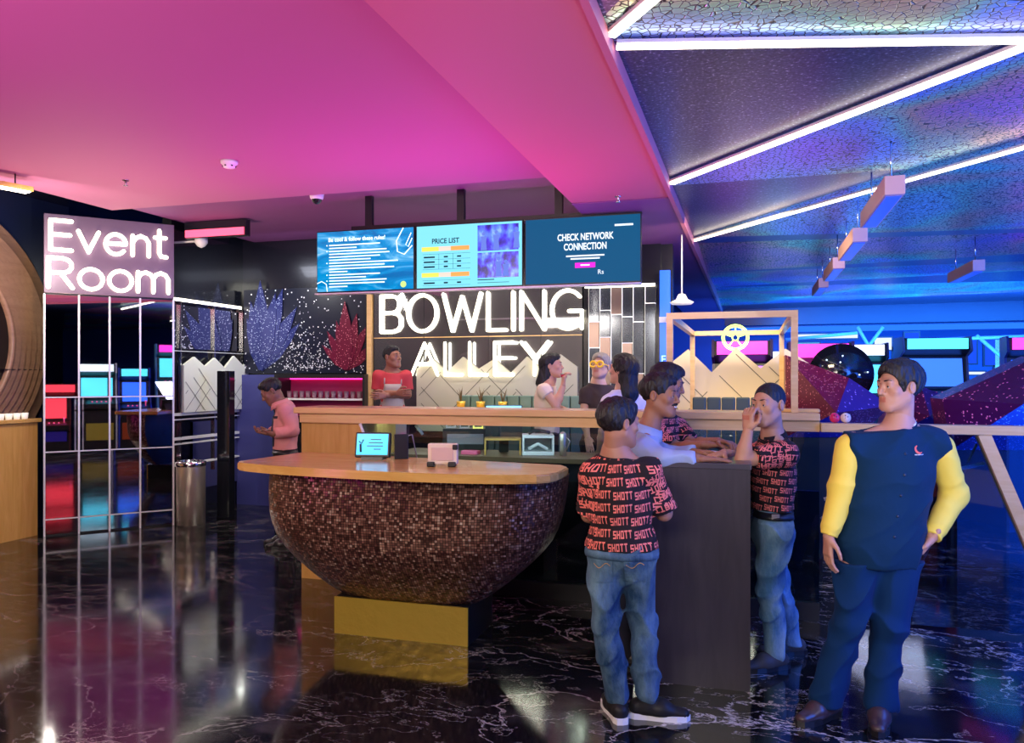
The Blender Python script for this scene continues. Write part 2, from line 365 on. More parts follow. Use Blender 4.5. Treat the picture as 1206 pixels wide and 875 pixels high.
struct('wall_back', MB().box(-6.45, -4.45, 8.82, 8.95, 0, 3.4), M['night'])
struct('wall_back', MB().box(-4.45, -.80, 8.62, 8.75, 0, 3.4), M['night'])
# folded foil ceiling on the right: ridges carry led lines
def C2(px, py, z=3.15):
    d = (z-CH)*F/(HY-py); v = P(px, d, z=z); return v
def fold_ceiling():
    X0 = -.585
    # points: (x, y, z)
    pts = dict(
        a0=(X0, -7, 3.20), b0=(9, -7, 3.2), a1=(X0, 3.25, 3.12), a2=(X0, 3.52, 3.13), c1=(1.25, 3.98, 3.13), r1=(9, 8.2, 3.22),
        a3=(X0, 6.10, 3.13), a4=(X0, 8.70, 3.13), k1=(3.2, -2.0, 3.2), k2=(9, 1.2, 3.25), c3=(5.2, -.6, 3.15), a5=(X0, 9.5, 3.2), r3=(9, 10.2, 3.16),
        a6=(X0, 11.6, 3.12), r4=(9, 12.3, 3.2), a7=(X0, 14.2, 3.2), r5=(9, 14.6, 3.12), a8=(X0, 17.0, 3.12), r6=(9, 17.5, 3.2), a9=(X0, 20, 3.15), r9=(9, 20, 3.15))
    mb = MB(); V = {k: mb.bm.verts.new(p) for k, p in pts.items()}
    V['a35'] = mb.bm.verts.new((X0, 6.3, 3.13)); V['cm'] = mb.bm.verts.new((1.1, 6.42, 3.16)); V['r2'] = mb.bm.verts.new((9, 3.6, 3.2))
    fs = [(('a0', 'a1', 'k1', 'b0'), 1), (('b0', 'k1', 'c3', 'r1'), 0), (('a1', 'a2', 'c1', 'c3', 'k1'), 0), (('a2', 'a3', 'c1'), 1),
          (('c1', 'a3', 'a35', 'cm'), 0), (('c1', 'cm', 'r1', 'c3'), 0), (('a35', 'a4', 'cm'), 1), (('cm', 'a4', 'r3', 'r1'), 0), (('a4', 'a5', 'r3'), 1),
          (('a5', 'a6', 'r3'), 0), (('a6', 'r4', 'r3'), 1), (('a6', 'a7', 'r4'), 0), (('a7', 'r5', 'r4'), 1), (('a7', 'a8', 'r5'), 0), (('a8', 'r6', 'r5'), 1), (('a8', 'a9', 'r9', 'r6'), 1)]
    for f, mi in fs:
        ff = mb.bm.faces.new([V[k] for k in f]); ff.material_index = mi
    bmesh.ops.triangulate(mb.bm, faces=mb.bm.faces[:])
    me = bpy.data.meshes.new('ceiling')
    for f in mb.bm.faces:
        f.normal_update()
        if f.normal.z > 0: f.normal_flip()
    mb.bm.to_mesh(me); mb.bm.free()
    o = link('ceiling', me, [M['crackle'], M['foil']]); tag(o, kind='structure')
    md = o.modifiers.new('solid', 'SOLIDIFY'); md.thickness = .05; md.offset = -1
    return pts
PT = fold_ceiling()
def led_line(a, b, label, r=.014):
    a = Vector(a); b = Vector(b); L = (b-a).length; ang = math.atan2(b.y-a.y, b.x-a.x)
    e = empty('ceiling_light_strip', a, ang, label, 'light strip', 'white led lines on the foil ceiling')
    R = Matrix.Rotation(-math.atan2(b.z-a.z, L), 4, 'Y')
    MB().box(0, L, -r*1.5, r*1.5, -.012, .004, M=R).build('channel', M['white'], e)
    MB().box(0, L, -r, r, -.030, -.012, M=R).build('diffuser', M['led'], e)
led_line((-.57, 3.50, 3.115), (1.22, 3.985, 3.12), 'bright white light strip running straight across the top right of the foil ceiling', .015)
led_line((-.57, 6.08, 3.115), (4.6, .02, 3.12), 'long diagonal white light strip, middle of those on the foil ceiling', .018)
led_line((-.57, 8.68, 3.115), (5.4, 1.05, 3.12), 'thin diagonal white light strip furthest back on the foil ceiling', .011)
led_line((-.57, 3.38, 3.115), (1.2, 1.1, 3.12), 'short piece of white light strip in the top corner beside the pink bulkhead', .015)
# ============================================================ left side
def oriented(a, b):
    """matrix whose x axis runs from ground point a to b, z up, y away from camera"""
    d = Vector((b[0]-a[0], b[1]-a[1], 0)).normalized()
    return Matrix(((d.x, -d.y, 0, a[0]), (d.y, d.x, 0, a[1]), (0, 0, 1, 0), (0, 0, 0, 1)))
STROKES = {  # stroke font on a unit cap height; each glyph: width, list of polylines
 'B': (.60, [[(0, 0), (0, 1)], [(0, 1), (.34, 1), (.47, .95), (.53, .85), (.53, .68), (.47, .57), (.34, .53), (0, .53)], [(.34, .53), (.50, .48), (.58, .38), (.58, .16), (.50, .05), (.34, 0), (0, 0)]]),
 'O': (.84, [[(.42+.42*math.cos(t*pi/14), .5+.5*math.sin(t*pi/14)) for t in range(29)]]),
 'W': (1.06, [[(0, 1), (.26, 0), (.53, .92), (.80, 0), (1.06, 1)]]),
 'L': (.50, [[(0, 1), (0, 0), (.50, 0)]]), 'I': (.02, [[(0, 0), (0, 1)]]),
 'N': (.62, [[(0, 0), (0, 1), (.62, 0), (.62, 1)]]),
 'G': (.80, [[(.42+.42*math.cos(a), .5+.5*math.sin(a)) for a in [math.radians(q) for q in range(42, 331, 12)]]+[(.80, .14), (.80, .46), (.46, .46)], [(.80, .30), (.80, 0)]]),
 'A': (.78, [[(0, 0), (.39, 1), (.78, 0)], [(.14, .34), (.64, .34)]]),
 'E': (.52, [[(.52, 1), (0, 1), (0, 0), (.52, 0)], [(0, .52), (.48, .52)]]),
 'Y': (.74, [[(0, 1), (.37, .48), (.37, 0)], [(.74, 1), (.37, .48)]]),
 'R': (.60, [[(0, 0), (0, 1)], [(0, 1), (.36, 1), (.50, .95), (.57, .84), (.57, .68), (.50, .56), (.36, .50), (0, .50)], [(.30, .50), (.60, 0)]]),
 'v': (.52, [[(0, .70), (.26, 0), (.52, .70)]]),
 'e': (.56, [[(.02, .36), (.54, .36)]+[(.28+.27*math.cos(a), .34+.35*math.sin(a)) for a in [math.radians(q) for q in range(12, 321, 14)]]]),
 'n': (.44, [[(0, 0), (0, .70)], [(0, .45), (.08, .62), (.22, .70), (.36, .64), (.44, .48), (.44, 0)]]),
 't': (.32, [[(.12, .96), (.12, .14), (.17, .03), (.32, .01)], [(0, .70), (.30, .70)]]),
 'o': (.60, [[(.30+.30*math.cos(t*pi/10), .34+.35*math.sin(t*pi/10)) for t in range(21)]]),
 'm': (.84, [[(0, 0), (0, .70)], [(0, .48), (.08, .64), (.21, .70), (.34, .64), (.42, .48), (.42, 0)], [(.42, .48), (.50, .64), (.63, .70), (.76, .64), (.84, .48), (.84, 0)]]),
}
def neon_word(txt, x0, x1, z0, h, y, parent, Mx, m, r=.022, gap=.17, name='letter'):
    tot = sum(STROKES[c][0] for c in txt)+gap*(len(txt)-1); sx = (x1-x0)/tot; x = x0
    for c in txt:
        wd, pl = STROKES[c]; mb = MB()
        for p in pl:
            W_ = [Vector((x+a*sx, y, z0+b*h)) for a, b in p]; run = [W_[0]]
            for i in range(1, len(W_)):
                run.append(W_[i])
                if i == len(W_)-1 or (W_[i]-W_[i-1]).normalized().dot((W_[i+1]-W_[i]).normalized()) < .75:
                    mb.tube([Mx @ q for q in run], r, 8)
                    for q in (run[0], run[-1]): mb.sphere(Mx @ q, r*.99, 8)
                    run = [W_[i]]
        mb.build(name, m, parent); x += (wd+gap)*sx
# --- mirrored pillar with the neon sign
A0, A1 = (-6.90, 6.33), (-6.08, 7.25); LA = 1.232
OM = oriented(A0, A1)
pil = empty('mirrored_pillar', (A0[0], A0[1], 0), 0, 'tall mirror-tiled pillar under the round-lettered neon words, left of the steel bin', 'pillar')
def L2(mb, name, m, parent, base=(A0[0], A0[1], 0)):
    bmesh.ops.translate(mb.bm, verts=mb.bm.verts, vec=-Vector(base)); return mb.build(name, m, parent)
L2(MB().box(0, LA, .012, .16, 0, 3.30, M=OM), 'core', M['black'], pil)
ux = [0, .41, .70, .99, LA]; vz = [0, .30, 1.02, 2.0-.13, 2.53]
uz = [.01, .17, .86, 1.42, 2.48]
STRIP = mat('satin_strip', (.85, .85, .88), .35, .5)
for i in range(4):
    us = [.005, .315, .60, .895, LA-.005]
    for j in range(4):
        tl = (random.random()-.5)*.012
        Mt = OM @ Matrix.Translation(((us[i]+us[i+1])/2, 0, 0)) @ Matrix.Rotation(tl, 4, 'Z')
        hw = (us[i+1]-us[i])/2-.010
        L2(MB().box(-hw, hw, -.002, .010, uz[j]+.008, uz[j+1]-.008, M=Mt), 'mirror_tile', M['mirror'], pil)
for u in us:
    L2(MB().box(u-.009, u+.009, -.012, .006, 0, 2.48, M=OM), 'chrome_strip', STRIP, pil)
for z in uz[1:4]:
    L2(MB().box(0, LA, -.010, .006, z-.006, z+.006, M=OM), 'chrome_strip', STRIP, pil)
M['signback'] = mat('lilac_acrylic', (.16, .11, .18), .3, .15)
L2(MB().box(0, LA, -.02, .012, 2.49, 3.30, bev=.004, M=OM), 'sign_panel', M['signback'], pil)
sg = empty('neon_sign', (A0[0], A0[1], 0), 0, 'glowing white neon words Event Room on the lilac top of the mirrored pillar', 'neon sign')
sg.location = (0, 0, 0)
neon_word('Event', .06, 1.15, 2.93, .30, -.055, sg, OM, M['neonwarm'], .021)
neon_word('Room', .04, 1.17, 2.545, .30, -.055, sg, OM, M['neonwarm'], .021)
# --- carved ring wall and left counter
def ringpanel():
    Y0, Z0 = 5.43, 1.99; X = -7.37
    e = empty('carved_ring_panel', (X, Y0, Z0), 0, 'round carved brown wood ring with grooves and a dark centre at the left edge', 'wall panel')
    prof = [(.89, 0), (.89, .07)]
    r = .93
    for i in range(6): prof += [(r, .07), (r+.012, .045-.0), (r+.05, .085-.0), (r+.056, .07)]; r += .062
    prof += [(1.40, .07), (1.42, .055), (1.42, 0)]
    T = Matrix.Rotation(pi/2, 4, 'Y')
    MB().lathe(prof, n=96, M=T).build('carved_ring', M['walnut'], e)
    MB().lathe([(0, .02), (.90, .02), (.90, 0), (0, 0)], n=64, M=T).build('dark_centre', M['black'], e)
    for a in (-.35,): MB().box(.0, .074, -1.415, 1.415, -.285, -.279).build('seam', M['black'], e)
ringpanel()
e = empty('bar_counter', (-7.2, 5.8, 0), 0, 'golden oak counter with a flat top at the left edge under the carved ring', 'counter')
MB().box(-.07, .17, -2.6, .575, 0, 1.165).build('body', M['oak_v'], e); MB().box(-.08, .20, -2.62, .60, 1.165, 1.205, bev=.006).build('counter_top', M['oak'], e)
def cup(name, loc, r, h, m, label, cat, group=None):
    mb = MB().lathe([(0, 0), (r*.75, 0), (r, h), (r*.92, h), (r*.70, .006), (0, .006)], n=14); o = mb.build(name, m); o.location = loc
    return tag(o, label, cat, group)
M['lampglass'] = mat('frosted_glass', (.85, .83, .75), .3, emit=(1, .92, .75), es=.35)
for i, yy in enumerate((5.98, 6.07, 6.16, 6.25)):
    cup('tea_light_cup', (-7.06, yy, 1.205), .036, .06, M['lampglass'], 'small pale glass cup in the row on the left golden oak counter', 'cup', 'pale cups on the left counter')
# suspended lamp, top left
e = empty('pendant_light_bar', (0, 0, 0), 0, 'slim wooden light bar hung on short cables at the top left', 'lamp')
a, b = P(36, 6.6, 222), P(-60, 6.1, 203)
Mo = oriented(a, b); Lb = (b-a).xy.length
MB().box(0, Lb, -.05, .05, 3.17, 3.21, M=Mo).build('housing', M['oak'], e); MB().box(.02, Lb-.02, -.042, .042, 3.160, 3.17, M=Mo).build('diffuser', M['led'], e)
for u in (.12, Lb-.12): MB().tube([Mo @ Vector((u, 0, 3.21)), Mo @ Vector((u, 0, 3.30))], .006).build('cable', M['black'], e)
# --- steel bin
e = empty('waste_bin', (-5.955, 7.37, 0), 0, 'tall brushed steel cylindrical waste bin beside the mirrored pillar', 'bin')
MB().lathe([(0, 0), (.155, 0), (.155, .64)], n=40).build('body', M['steel'], e)
MB().lathe([(.155, .64), (.165, .645), (.165, .685), (.150, .70), (.11, .70), (.105, .67), (0, .665)], n=40).build('rim', M['chrome'], e)
for a in range(3): MB().tube([(.03*math.cos(a*2.1), .03*math.sin(a*2.1), .675), (.12*math.cos(a*2.1), .12*math.sin(a*2.1), .69)], .008).build('lid_spoke', M['chrome'], e)
# --- black post
o = MB().box(-.085, .085, -.05, .05, 0, 1.70, bev=.006).build('divider_post', M['blackgloss']); o.location = (-5.78, 7.75, 0)
tag(o, 'slim black rectangular post standing behind the steel bin', 'post')
# --- left mirror wall beyond the pillar, reflected zigzag built as solid relief (plane x = -6.32)
def zigzag(name, M0, L, z0, z1, peaks, m, label, seed=0, amp=.12):
    e = empty(name, (0, 0, 0), 0, label, 'panel'); r = random.Random(seed)
    pts = [(0, z0)]; n = peaks*2
    top = [(L*i/n, z1-(amp if i % 2 == 0 else 0)-r.random()*amp*.5) for i in range(n+1)]
    MB().prism([(0, z0)]+top+[(L, z0)], 0, .03, M=M0).build('panel', m, e)
    # herringbone grooves
    g = MB(); s = .19; k = 0
    def ztop(x):
        i = min(int(x/L*n), n-1); f = x/L*n-i; return top[i][1]*(1-f)+top[i+1][1]*f
    for i in range(-12, int(L/s)+14):
        for sgn in (1, -1):
            x0 = i*s; P0 = []
            if r.random() < .25: continue
            ta, tb = (0, r.uniform(.35, 1.0)*(z1-z0)*1.0)
            if r.random() < .4: ta = r.uniform(.0, .3)*(z1-z0)
            q = [(x0+sgn*t, z0+t) for t in np.linspace(ta, tb, 14)]
            q = [p for p in q if .01 < p[0] < L-.01 and p[1] < ztop(p[0])-.01]
            for A, B in zip(q, q[1:]):
                d = Vector((B[0]-A[0], B[1]-A[1])).normalized()*.0035
                g.quad(*[M0 @ Vector((x, -.003, z)) for x, z in ((A[0]-d.y, A[1]+d.x), (A[0]+d.y, A[1]-d.x), (B[0]+d.y, B[1]-d.x), (B[0]-d.y, B[1]+d.x))])
    g.build('grooves', M['groove'], e)
    return e
MS = oriented((-6.30, 7.5), (-6.30, 8.8))
zigzag('zigzag_panel', oriented((-6.235, 7.60), (-6.235, 8.78)), 1.48, 1.22, 1.90, 4, mat('pale_green_panel', (.78, .80, .68), .4, emit=(.8, .85, .7), es=.0), 'reflected pale zigzag panel, built solid, seen left between the pillar and the black post', 3)
area('side_panel_light', (-5.6, 7.7, 2.9), (-6.3, 8.1, 1.5), .5, 14, (1, 1, .85), .3)
e = empty('rail_shelving', (0, 0, 0), 0, 'white horizontal rails in a chrome frame under the pale zigzag panel on the left', 'shelving')
for z, w_ in ((1.20, .03), (1.14, .012), (.92, .03), (.86, .015), (.62, .02), (1.93, .006)):
    MB().box(-6.315, -6.27, 7.2, 8.78, z-w_/2, z+w_/2).build('rail', M['white'], e)
for y in (7.6, 8.2, 8.76): MB().box(-6.31, -6.272, y-.008, y+.008, .5, 2.5).build('upright', M['chrome'], e)
MB().box(-6.312, -6.30, 7.2, 8.78, .3, 1.1).build('mirror_back', M['mirror'], e)
MB().box(-6.315, -6.302, 7.2, 8.78, 1.96, 2.46).build('mirror_back', M['mirror'], e)
e = empty('wall_light_strip', (0, 0, 0), 0, 'bright white light strip high on the dark wall right of the neon pillar', 'light strip')
MB().box(-6.315, -6.26, 7.3, 8.75, 2.49, 2.50).build('housing', M['chrome'], e); MB().box(-6.30, -6.265, 7.32, 8.72, 2.50, 2.535).build('diffuser', M['neon'], e)
# red cove light under the ceiling end
e = empty('cove_light', (0, 0, 0), 0, 'dim red cove light under the ceiling edge right of the pillar', 'light strip')
MB().box(-6.08, -5.28, 7.42, 7.50, 3.18, 3.36).build('housing', M['night'], e); MB().box(-6.06, -5.30, 7.405, 7.42, 3.19, 3.27).build('diffuser', M['red_led'], e)
# --- sequin mural with leaves, shelf
e = empty('sequin_mural', (-5.37, 8.775, 0), 0, 'dark wall mural speckled with sequins, blue and red spiky leaves on it', 'mural')
MB().box(-.88, .88, -.03, .02, 1.68, 2.75).build('panel', M['galaxy'], e)
def agave(cx, cz, sc, n, m, parent, lean=0, a0=25, sp=130):
    r = random.Random(int(cx*100)+n)
    for i in range(n):
        a = math.radians(a0+sp*i/(n-1))+lean+r.uniform(-.08, .08); L = sc*(.72+.5*math.sin(pi*(i+.5)/n))*r.uniform(.85, 1.15); wd = L*.12
        d = Vector((math.cos(a), math.sin(a))); q = Vector((-d.y, d.x))
        pts = [(0, -.25), (.35, -1), (.7, -.7), (1, 0), (.7, .7), (.35, 1), (0, .25)]
        poly = [(cx+d.x*L*t+q.x*wd*s, cz+d.y*L*t+q.y*wd*s) for t, s in pts]
        mb = MB(); y = -.035-.006*(i % 4)
        mb.prism(poly, y-.004, y+.004); mb.build('leaf', m, parent)
agave(-.62, 1.72, .86, 7, M['seq_blue'], e, 0, 50, 58); agave(.60, 1.72, .62, 7, M['seq_red'], e, 0, 42, 96)
mb = MB(); r = random.Random(5)
for k in range(420):
    x = r.gauss(-.02, .26) if r.random() < .75 else r.uniform(-.9, .9); z = 1.71+abs(r.gauss(0, .32))
    if abs(x) > .9 or z > 2.6: continue
    s = r.uniform(.004, .011); a = r.uniform(0, 1.5)
    mb.quad(*[(x+s*math.cos(a+j*pi/2), -.034-r.uniform(0, .004), z+s*math.sin(a+j*pi/2)) for j in range(4)])
tag(mb.build('sequins', mat('sequin_silver', (.85, .85, .9), .35, .5, emit=(.8, .85, 1), es=.05), e), kind='stuff')
area('mural_light', (-5.3, 7.9, 3.1), (-5.3, 8.8, 2.0), 1.4, 9, (.8, .85, 1), .2)
tag(MB().box(-6.31, -5.62, 8.68, 8.80, 0, 1.66).build('wall_back', M['indigo']), kind='structure')
e = empty('display_shelf', (-4.98, 8.8, 0), 0, 'magenta lit recessed shelf under the sequin mural, holding dark cups', 'shelf')
MB().box(-.62, .60, -.35, .0, 0, 1.16).build('base', M['blackgloss'], e); MB().box(-.62, .60, -.36, -.01, 1.62, 1.665).build('top', M['black'], e)
for x in (-.62, .575): MB().box(x, x+.025, -.35, -.01, 1.16, 1.62).build('side', M['black'], e)
MB().box(-.595, .575, -.03, -.005, 1.16, 1.62).build('back', mat('magenta_back', (.45, .02, .14), .5), e)
MB().box(-.59, .57, -.32, -.01, 1.35, 1.37).build('shelf_board', M['white'], e)
MB().box(-.59, .57, -.06, -.04, 1.60, 1.615).build('led', M['magenta_led'], e)
for i in range(12):
    cup('cup', (-5.50+i*.088, 8.62, 1.371), .032, .085, mat('mauve_glass', (.35, .22, .28), .2) if i == 0 else bpy.data.materials['mauve_glass'], 'small dark cup in the row on the magenta lit shelf', 'cup', 'cups on the magenta shelf')
# ============================================================ reception desk
def desk():
    X0, X1, Y0 = -2.87, -.93, 3.92; xc = (X0+X1)/2
    e = empty('reception_desk', (xc, 4.55, 0), 0, 'bowl shaped copper mosaic reception desk with oak top on a brass plinth', 'desk')
    # bowl: superellipse in plan, rounded in elevation; flat back at y=+.32
    me = bpy.data.meshes.new('mosaic_body'); bm = bmesh.new(); uv = bm.loops.layers.uv.new('uv')
    NV, NU = 40, 72; grid = []; U = []
    for j in range(NV+1):
        t = j/NV; z = .225+(1.045-.225)*t
        # half width and depth at this height
        wdt = float(np.interp(t, [0, .06, .13, .21, .335, .42, .5, .59, .68, .82, 1], [.46, .535, .61, .685, .79, .85, .895, .925, .945, .958, .962])); dep = .17+.42*((wdt-.46)/.502)
        row = []; s = 0; prev = None; pts = []
        for i in range(NU+1):
            a = pi*i/NU; c, sn = math.cos(a), math.sin(a)
            ex = 2/3.0
            x = -math.copysign(abs(c)**ex, c)*wdt-.11-.07*(1-t); y = .12-(abs(sn)**ex)*dep
            pts.append(Vector((x, y, z)))
        ds = [0]
        for A, B in zip(pts, pts[1:]): ds.append(ds[-1]+(B-A).length)
        mid = ds[NU//2]
        row = [bm.verts.new(p) for p in pts]; U.append([d-mid for d in ds]); grid.append(row)
    vs = [0]
    for j in range(NV):
        vs.append(vs[-1]+(grid[j+1][NU//2].co-grid[j][NU//2].co).length)
    for j in range(NV):
        for i in range(NU):
            f = bm.faces.new((grid[j][i], grid[j][i+1], grid[j+1][i+1], grid[j+1][i])); f.smooth = True
            for lp, (jj, ii) in zip(f.loops, ((j, i), (j, i+1), (j+1, i+1), (j+1, i))): lp[uv].uv = (U[jj][ii]+5, vs[jj])
    bm.faces.new([grid[j][0] for j in range(NV+1)]+[grid[j][NU] for j in range(NV, -1, -1)])
    bm.faces.new(grid[0]); 
    bmesh.ops.recalc_face_normals(bm, faces=bm.faces); bm.to_mesh(me); bm.free()
    link('mosaic_body', me, M['mosaic'], e)
    # top, bowed front, pointed left corner
    yf = Y0-4.55
    out = [(-1.10, .35), (-1.165, -.32), (-1.13, -.375)]
    kx = [-1.05, -.6, -.1, .3, .6, .80]; ky = [-.41, -.515, -.56, -.56, -.52, -.45]; cf = np.polyfit(kx, ky, 4)
    out += [(x, float(np.polyval(cf, x))) for x in np.linspace(-1.05, .80, 18)]
    out += [(.86, -.39), (.885, -.30), (.885, -.05), (.82, .06)]
    mb = MB().prism(out, 1.05, 1.10, axis='z'); 
    bmesh.ops.bevel(mb.bm, geom=[ed for ed in mb.bm.edges if abs(ed.verts[0].co.z-ed.verts[1].co.z) < 1e-4], offset=.008, segments=2, affect='EDGES')
    mb.build('desk_top', M['oak'], e)
    MB().box(-.63, .27, -.06, .40, 0, .232).build('plinth', M['black'], e)
    MB().box(-.63, .27, -.075, -.06, 0, .232).build('brass_front', M['brass'], e)
    return e
desk()
# things on the desk; local frame facing the camera
def screen_tablet():
    p = P(438, 5.02, z=1.10); e = empty('tablet', p, TH-.1, 'small black counter tablet with a bright blue screen on the left of the desk', 'tablet')
    T = Matrix.Rotation(-.22, 4, 'X') @ Matrix.Diagonal((1.15, 1.1, 1.15, 1))
    MB().box(-.098, .10, -.01, .025, .012, .152, bev=.006, M=T).build('casing', M['black'], e)
    MB().box(-.088, .088, -.012, -.009, .026, .142, M=T).build('display', mat('tablet_screen', (.02, .2, .4), .2, emit=(.06, .55, .95), es=1.3), e)
    MB().prism([(-.01, 0), (.10, 0), (.05, .10), (.02, .10)], -.07, .07, axis='x').build('stand', M['black'], e)
    mb = MB()
    for k, (a, b) in enumerate(((-.01, .05), (-.02, .06), (-.03, .062), (.01, .05))): mb.box(a, b, -.0135, -.012, .108-.018*k, .113-.018*k, M=T)
    mb.tube([T @ Vector((-.062, -.014, .04)), T @ Vector((-.066, -.014, .085))], .007); mb.tube([T @ Vector((-.075, -.014, .10)), T @ Vector((-.06, -.014, .088)), T @ Vector((-.05, -.014, .11))], .004)
    mb.build('screen_drawing', M['navy'], e)
screen_tablet()
p = P(470, 5.05, z=1.10); e = empty('folding_display', p, TH+.25, 'dark empty folded frame standing behind the blue tablet', 'display frame')
MB().box(-.03, .06, 0, .012, 0, .16, bev=.004).build('panel', M['black'], e)
MB().tube([(.06, 0, .15), (.085, .01, .155), (.12, .05, .003)], .004).build('brace', M['grey'], e)
p = P(521, 4.62, z=1.10); e = empty('card_holder', p, TH-.1, 'square pale card holder with dark feet on the middle of the desk', 'card holder')
MB().box(-.088, .088, 0, .05, .012, .135, bev=.008).build('frame', mat('pale_acrylic', (.75, .62, .48), .25), e)
MB().box(-.066, .066, -.004, .002, .036, .112, bev=.003).build('card', mat('pink_card', (.62, .42, .36), .5), e)
for x in (-.065, .06): MB().box(x-.025, x+.02, -.02, .03, 0, .03, bev=.006).build('foot', M['black'], e)
MB().box(.06, .09, -.01, .02, .10, .13, bev=.005).build('clip', M['black'], e)
# ============================================================ bar with ledge
e = empty('bar_counter', (-1.6, 5.63, 0), 0, 'long oak bar ledge with glass front and tall oak end panel behind the desk', 'bar counter')
MB().box(-1.88, -1.33, 0, .60, 0, 1.335).build('end_panel', M['oak_v'], e)
MB().box(-1.92, 2.04, -.06, .36, 1.335, 1.385, bev=.006).build('ledge', M['oak_pale'], e)
MB().box(-1.88, 2.04, -.03, .02, 1.262, 1.333).build('trim_rail', M['oak_pale'], e)
MB().box(-1.33, 2.04, -.012, 0, .12, 1.262).build('glass_front', M['pane'], e)
MB().box(-1.33, 2.04, -.02, .03, 0, .12).build('kick_board', M['black'], e)
MB().box(-1.33, 2.04, .02, .06, .12, .86).build('front_board', M['blackgloss'], e)
MB().tube([(-1.34, -.03, 1.26), (-1.27, -.03, 1.10)], .012).build('brace', M['white'], e)
MB().tube([(-.90, .05, 1.25), (-.84, .05, 1.18)], .012).build('brace', M['white'], e)
e = empty('work_counter', (-1.6, 6.05, 0), 0, 'dark work counter behind the glass of the bar', 'counter')
MB().box(-1.30, 1.9, 0, .55, 0, .95).build('body', M['night'], e); MB().box(-1.32, 1.92, -.02, .57, .95, .985).build('worktop', mat('brown_top', (.16, .09, .05), .4), e)
def on(px, Y, z):  # point at world Y on pixel column px
    u = (px-CX)/F; dy = math.cos(TH)+u*math.sin(TH); v = P(px, Y/dy, z=z); return v
zt = .985
e = empty('receipt_printer', on(634, 6.25, zt), TH, 'white box printer with paper inside, behind the bar glass', 'printer')
MB().box(-.13, .13, 0, .22, 0, .03, bev=.004).build('base', M['white'], e)
for x in (-.13, .115): MB().box(x, x+.015, 0, .22, .03, .14).build('side', M['white'], e)
MB().box(-.13, .13, 0, .22, .14, .165, bev=.004).build('lid', M['white'], e); MB().box(-.11, .11, .20, .215, .03, .14).build('back', M['grey'], e)
MB().tube([(-.08, .05, .05), (0, .06, .09), (.08, .05, .045)], .014).build('paper_roll', M['white'], e); MB().tube([(-.08, .1, .17), (-.03, .1, .20), (.05, .1, .19), (.1, .1, .18)], .015).build('cable', M['black'], e)
for i, (px, m_) in enumerate(((531, 'white'), (547, 'white'), (563, 'yel'))):
    mm = M['white'] if m_ == 'white' else mat('yellow_glow', (.9, .8, .2), .4, emit=(1, .85, .2), es=.8)
    mb = MB(); s = .045
    for a in ((-s, s, -s, -s+.012), (-s, s, s-.012, s), (-s, -s+.012, -s, s), (s-.012, s, -s, s)): mb.box(a[0], a[1], 0, .02, a[2], a[3])
    o = mb.build('square_frame', mm); o.location = on(px, 6.58, 1.218); o.rotation_euler = (0, 0, TH)
    tag(o, ['white square frame, leftmost of the three behind the bar glass', 'white square frame, middle of the three behind the bar glass', 'yellow glowing square frame, rightmost of the three behind the bar glass'][i], 'frame')
e = empty('equipment_cabinet', on(548, 6.55, zt), TH, 'black cabinet with a slot behind the bar glass, carrying three square frames', 'cabinet')
MB().box(-.20, .20, 0, .3, 0, .185, bev=.004).build('body', M['black'], e); MB().box(-.16, .16, -.006, 0, .05, .14).build('slot', M['grey'], e)
e = empty('monitor', on(592, 6.45, zt), TH, 'dark till monitor with a light blue screen top behind the bar glass', 'monitor')
MB().box(-.15, .17, 0, .03, .12, .40, bev=.004).build('casing', M['black'], e); MB().box(-.14, .16, -.003, 0, .335, .395).build('screen', mat('till_screen', (.1, .5, .8), .3, emit=(.15, .6, 1), es=1.6), e)
MB().box(-.03, .05, .0, .05, 0, .12).build('stand', M['black'], e)
e = empty('wooden_tray', on(592, 6.2, zt), TH, 'open wooden tray box under the till monitor behind the bar glass', 'tray')
for a in ((-.15, -.138, 0, .13), (.138, .15, 0, .13), (-.15, .15, .12, .135)): MB().box(a[0], a[1], 0, .2, a[2], a[3]).build('board', M['oak'], e)
o = MB().box(-.07, .07, 0, .1, 0, .03, bev=.004).build('napkin_stack', mat('pink_paper', (.75, .12, .25), .6)); o.location = on(552, 6.15, zt); tag(o, 'pink napkin stack behind the bar glass', 'napkins')
e = empty('pour_jug', on(663, 6.3, zt), 0, 'slim metal jug beside the white printer', 'jug')
MB().lathe([(0, 0), (.03, 0), (.025, .10), (.03, .17), (.02, .19), (0, .20)], n=14).build('body', M['steel'], e); MB().tube([(.028, 0, .15), (.06, 0, .12), (.03, 0, .05)], .005).build('handle', M['steel'], e)
# ============================================================ dark high counter
e = empty('high_counter', (-.265, 4.61, 0), 0, 'charcoal grey box shaped high counter the men lean on', 'counter')
MB().box(-.265, .265, -.36, .36, .0, 1.145).build('body', M['darkpanel'], e); MB().box(-.27, .27, -.365, .365, 1.145, 1.174, bev=.003).build('counter_top', mat('charcoal_top', (.06, .055, .07), .3), e)
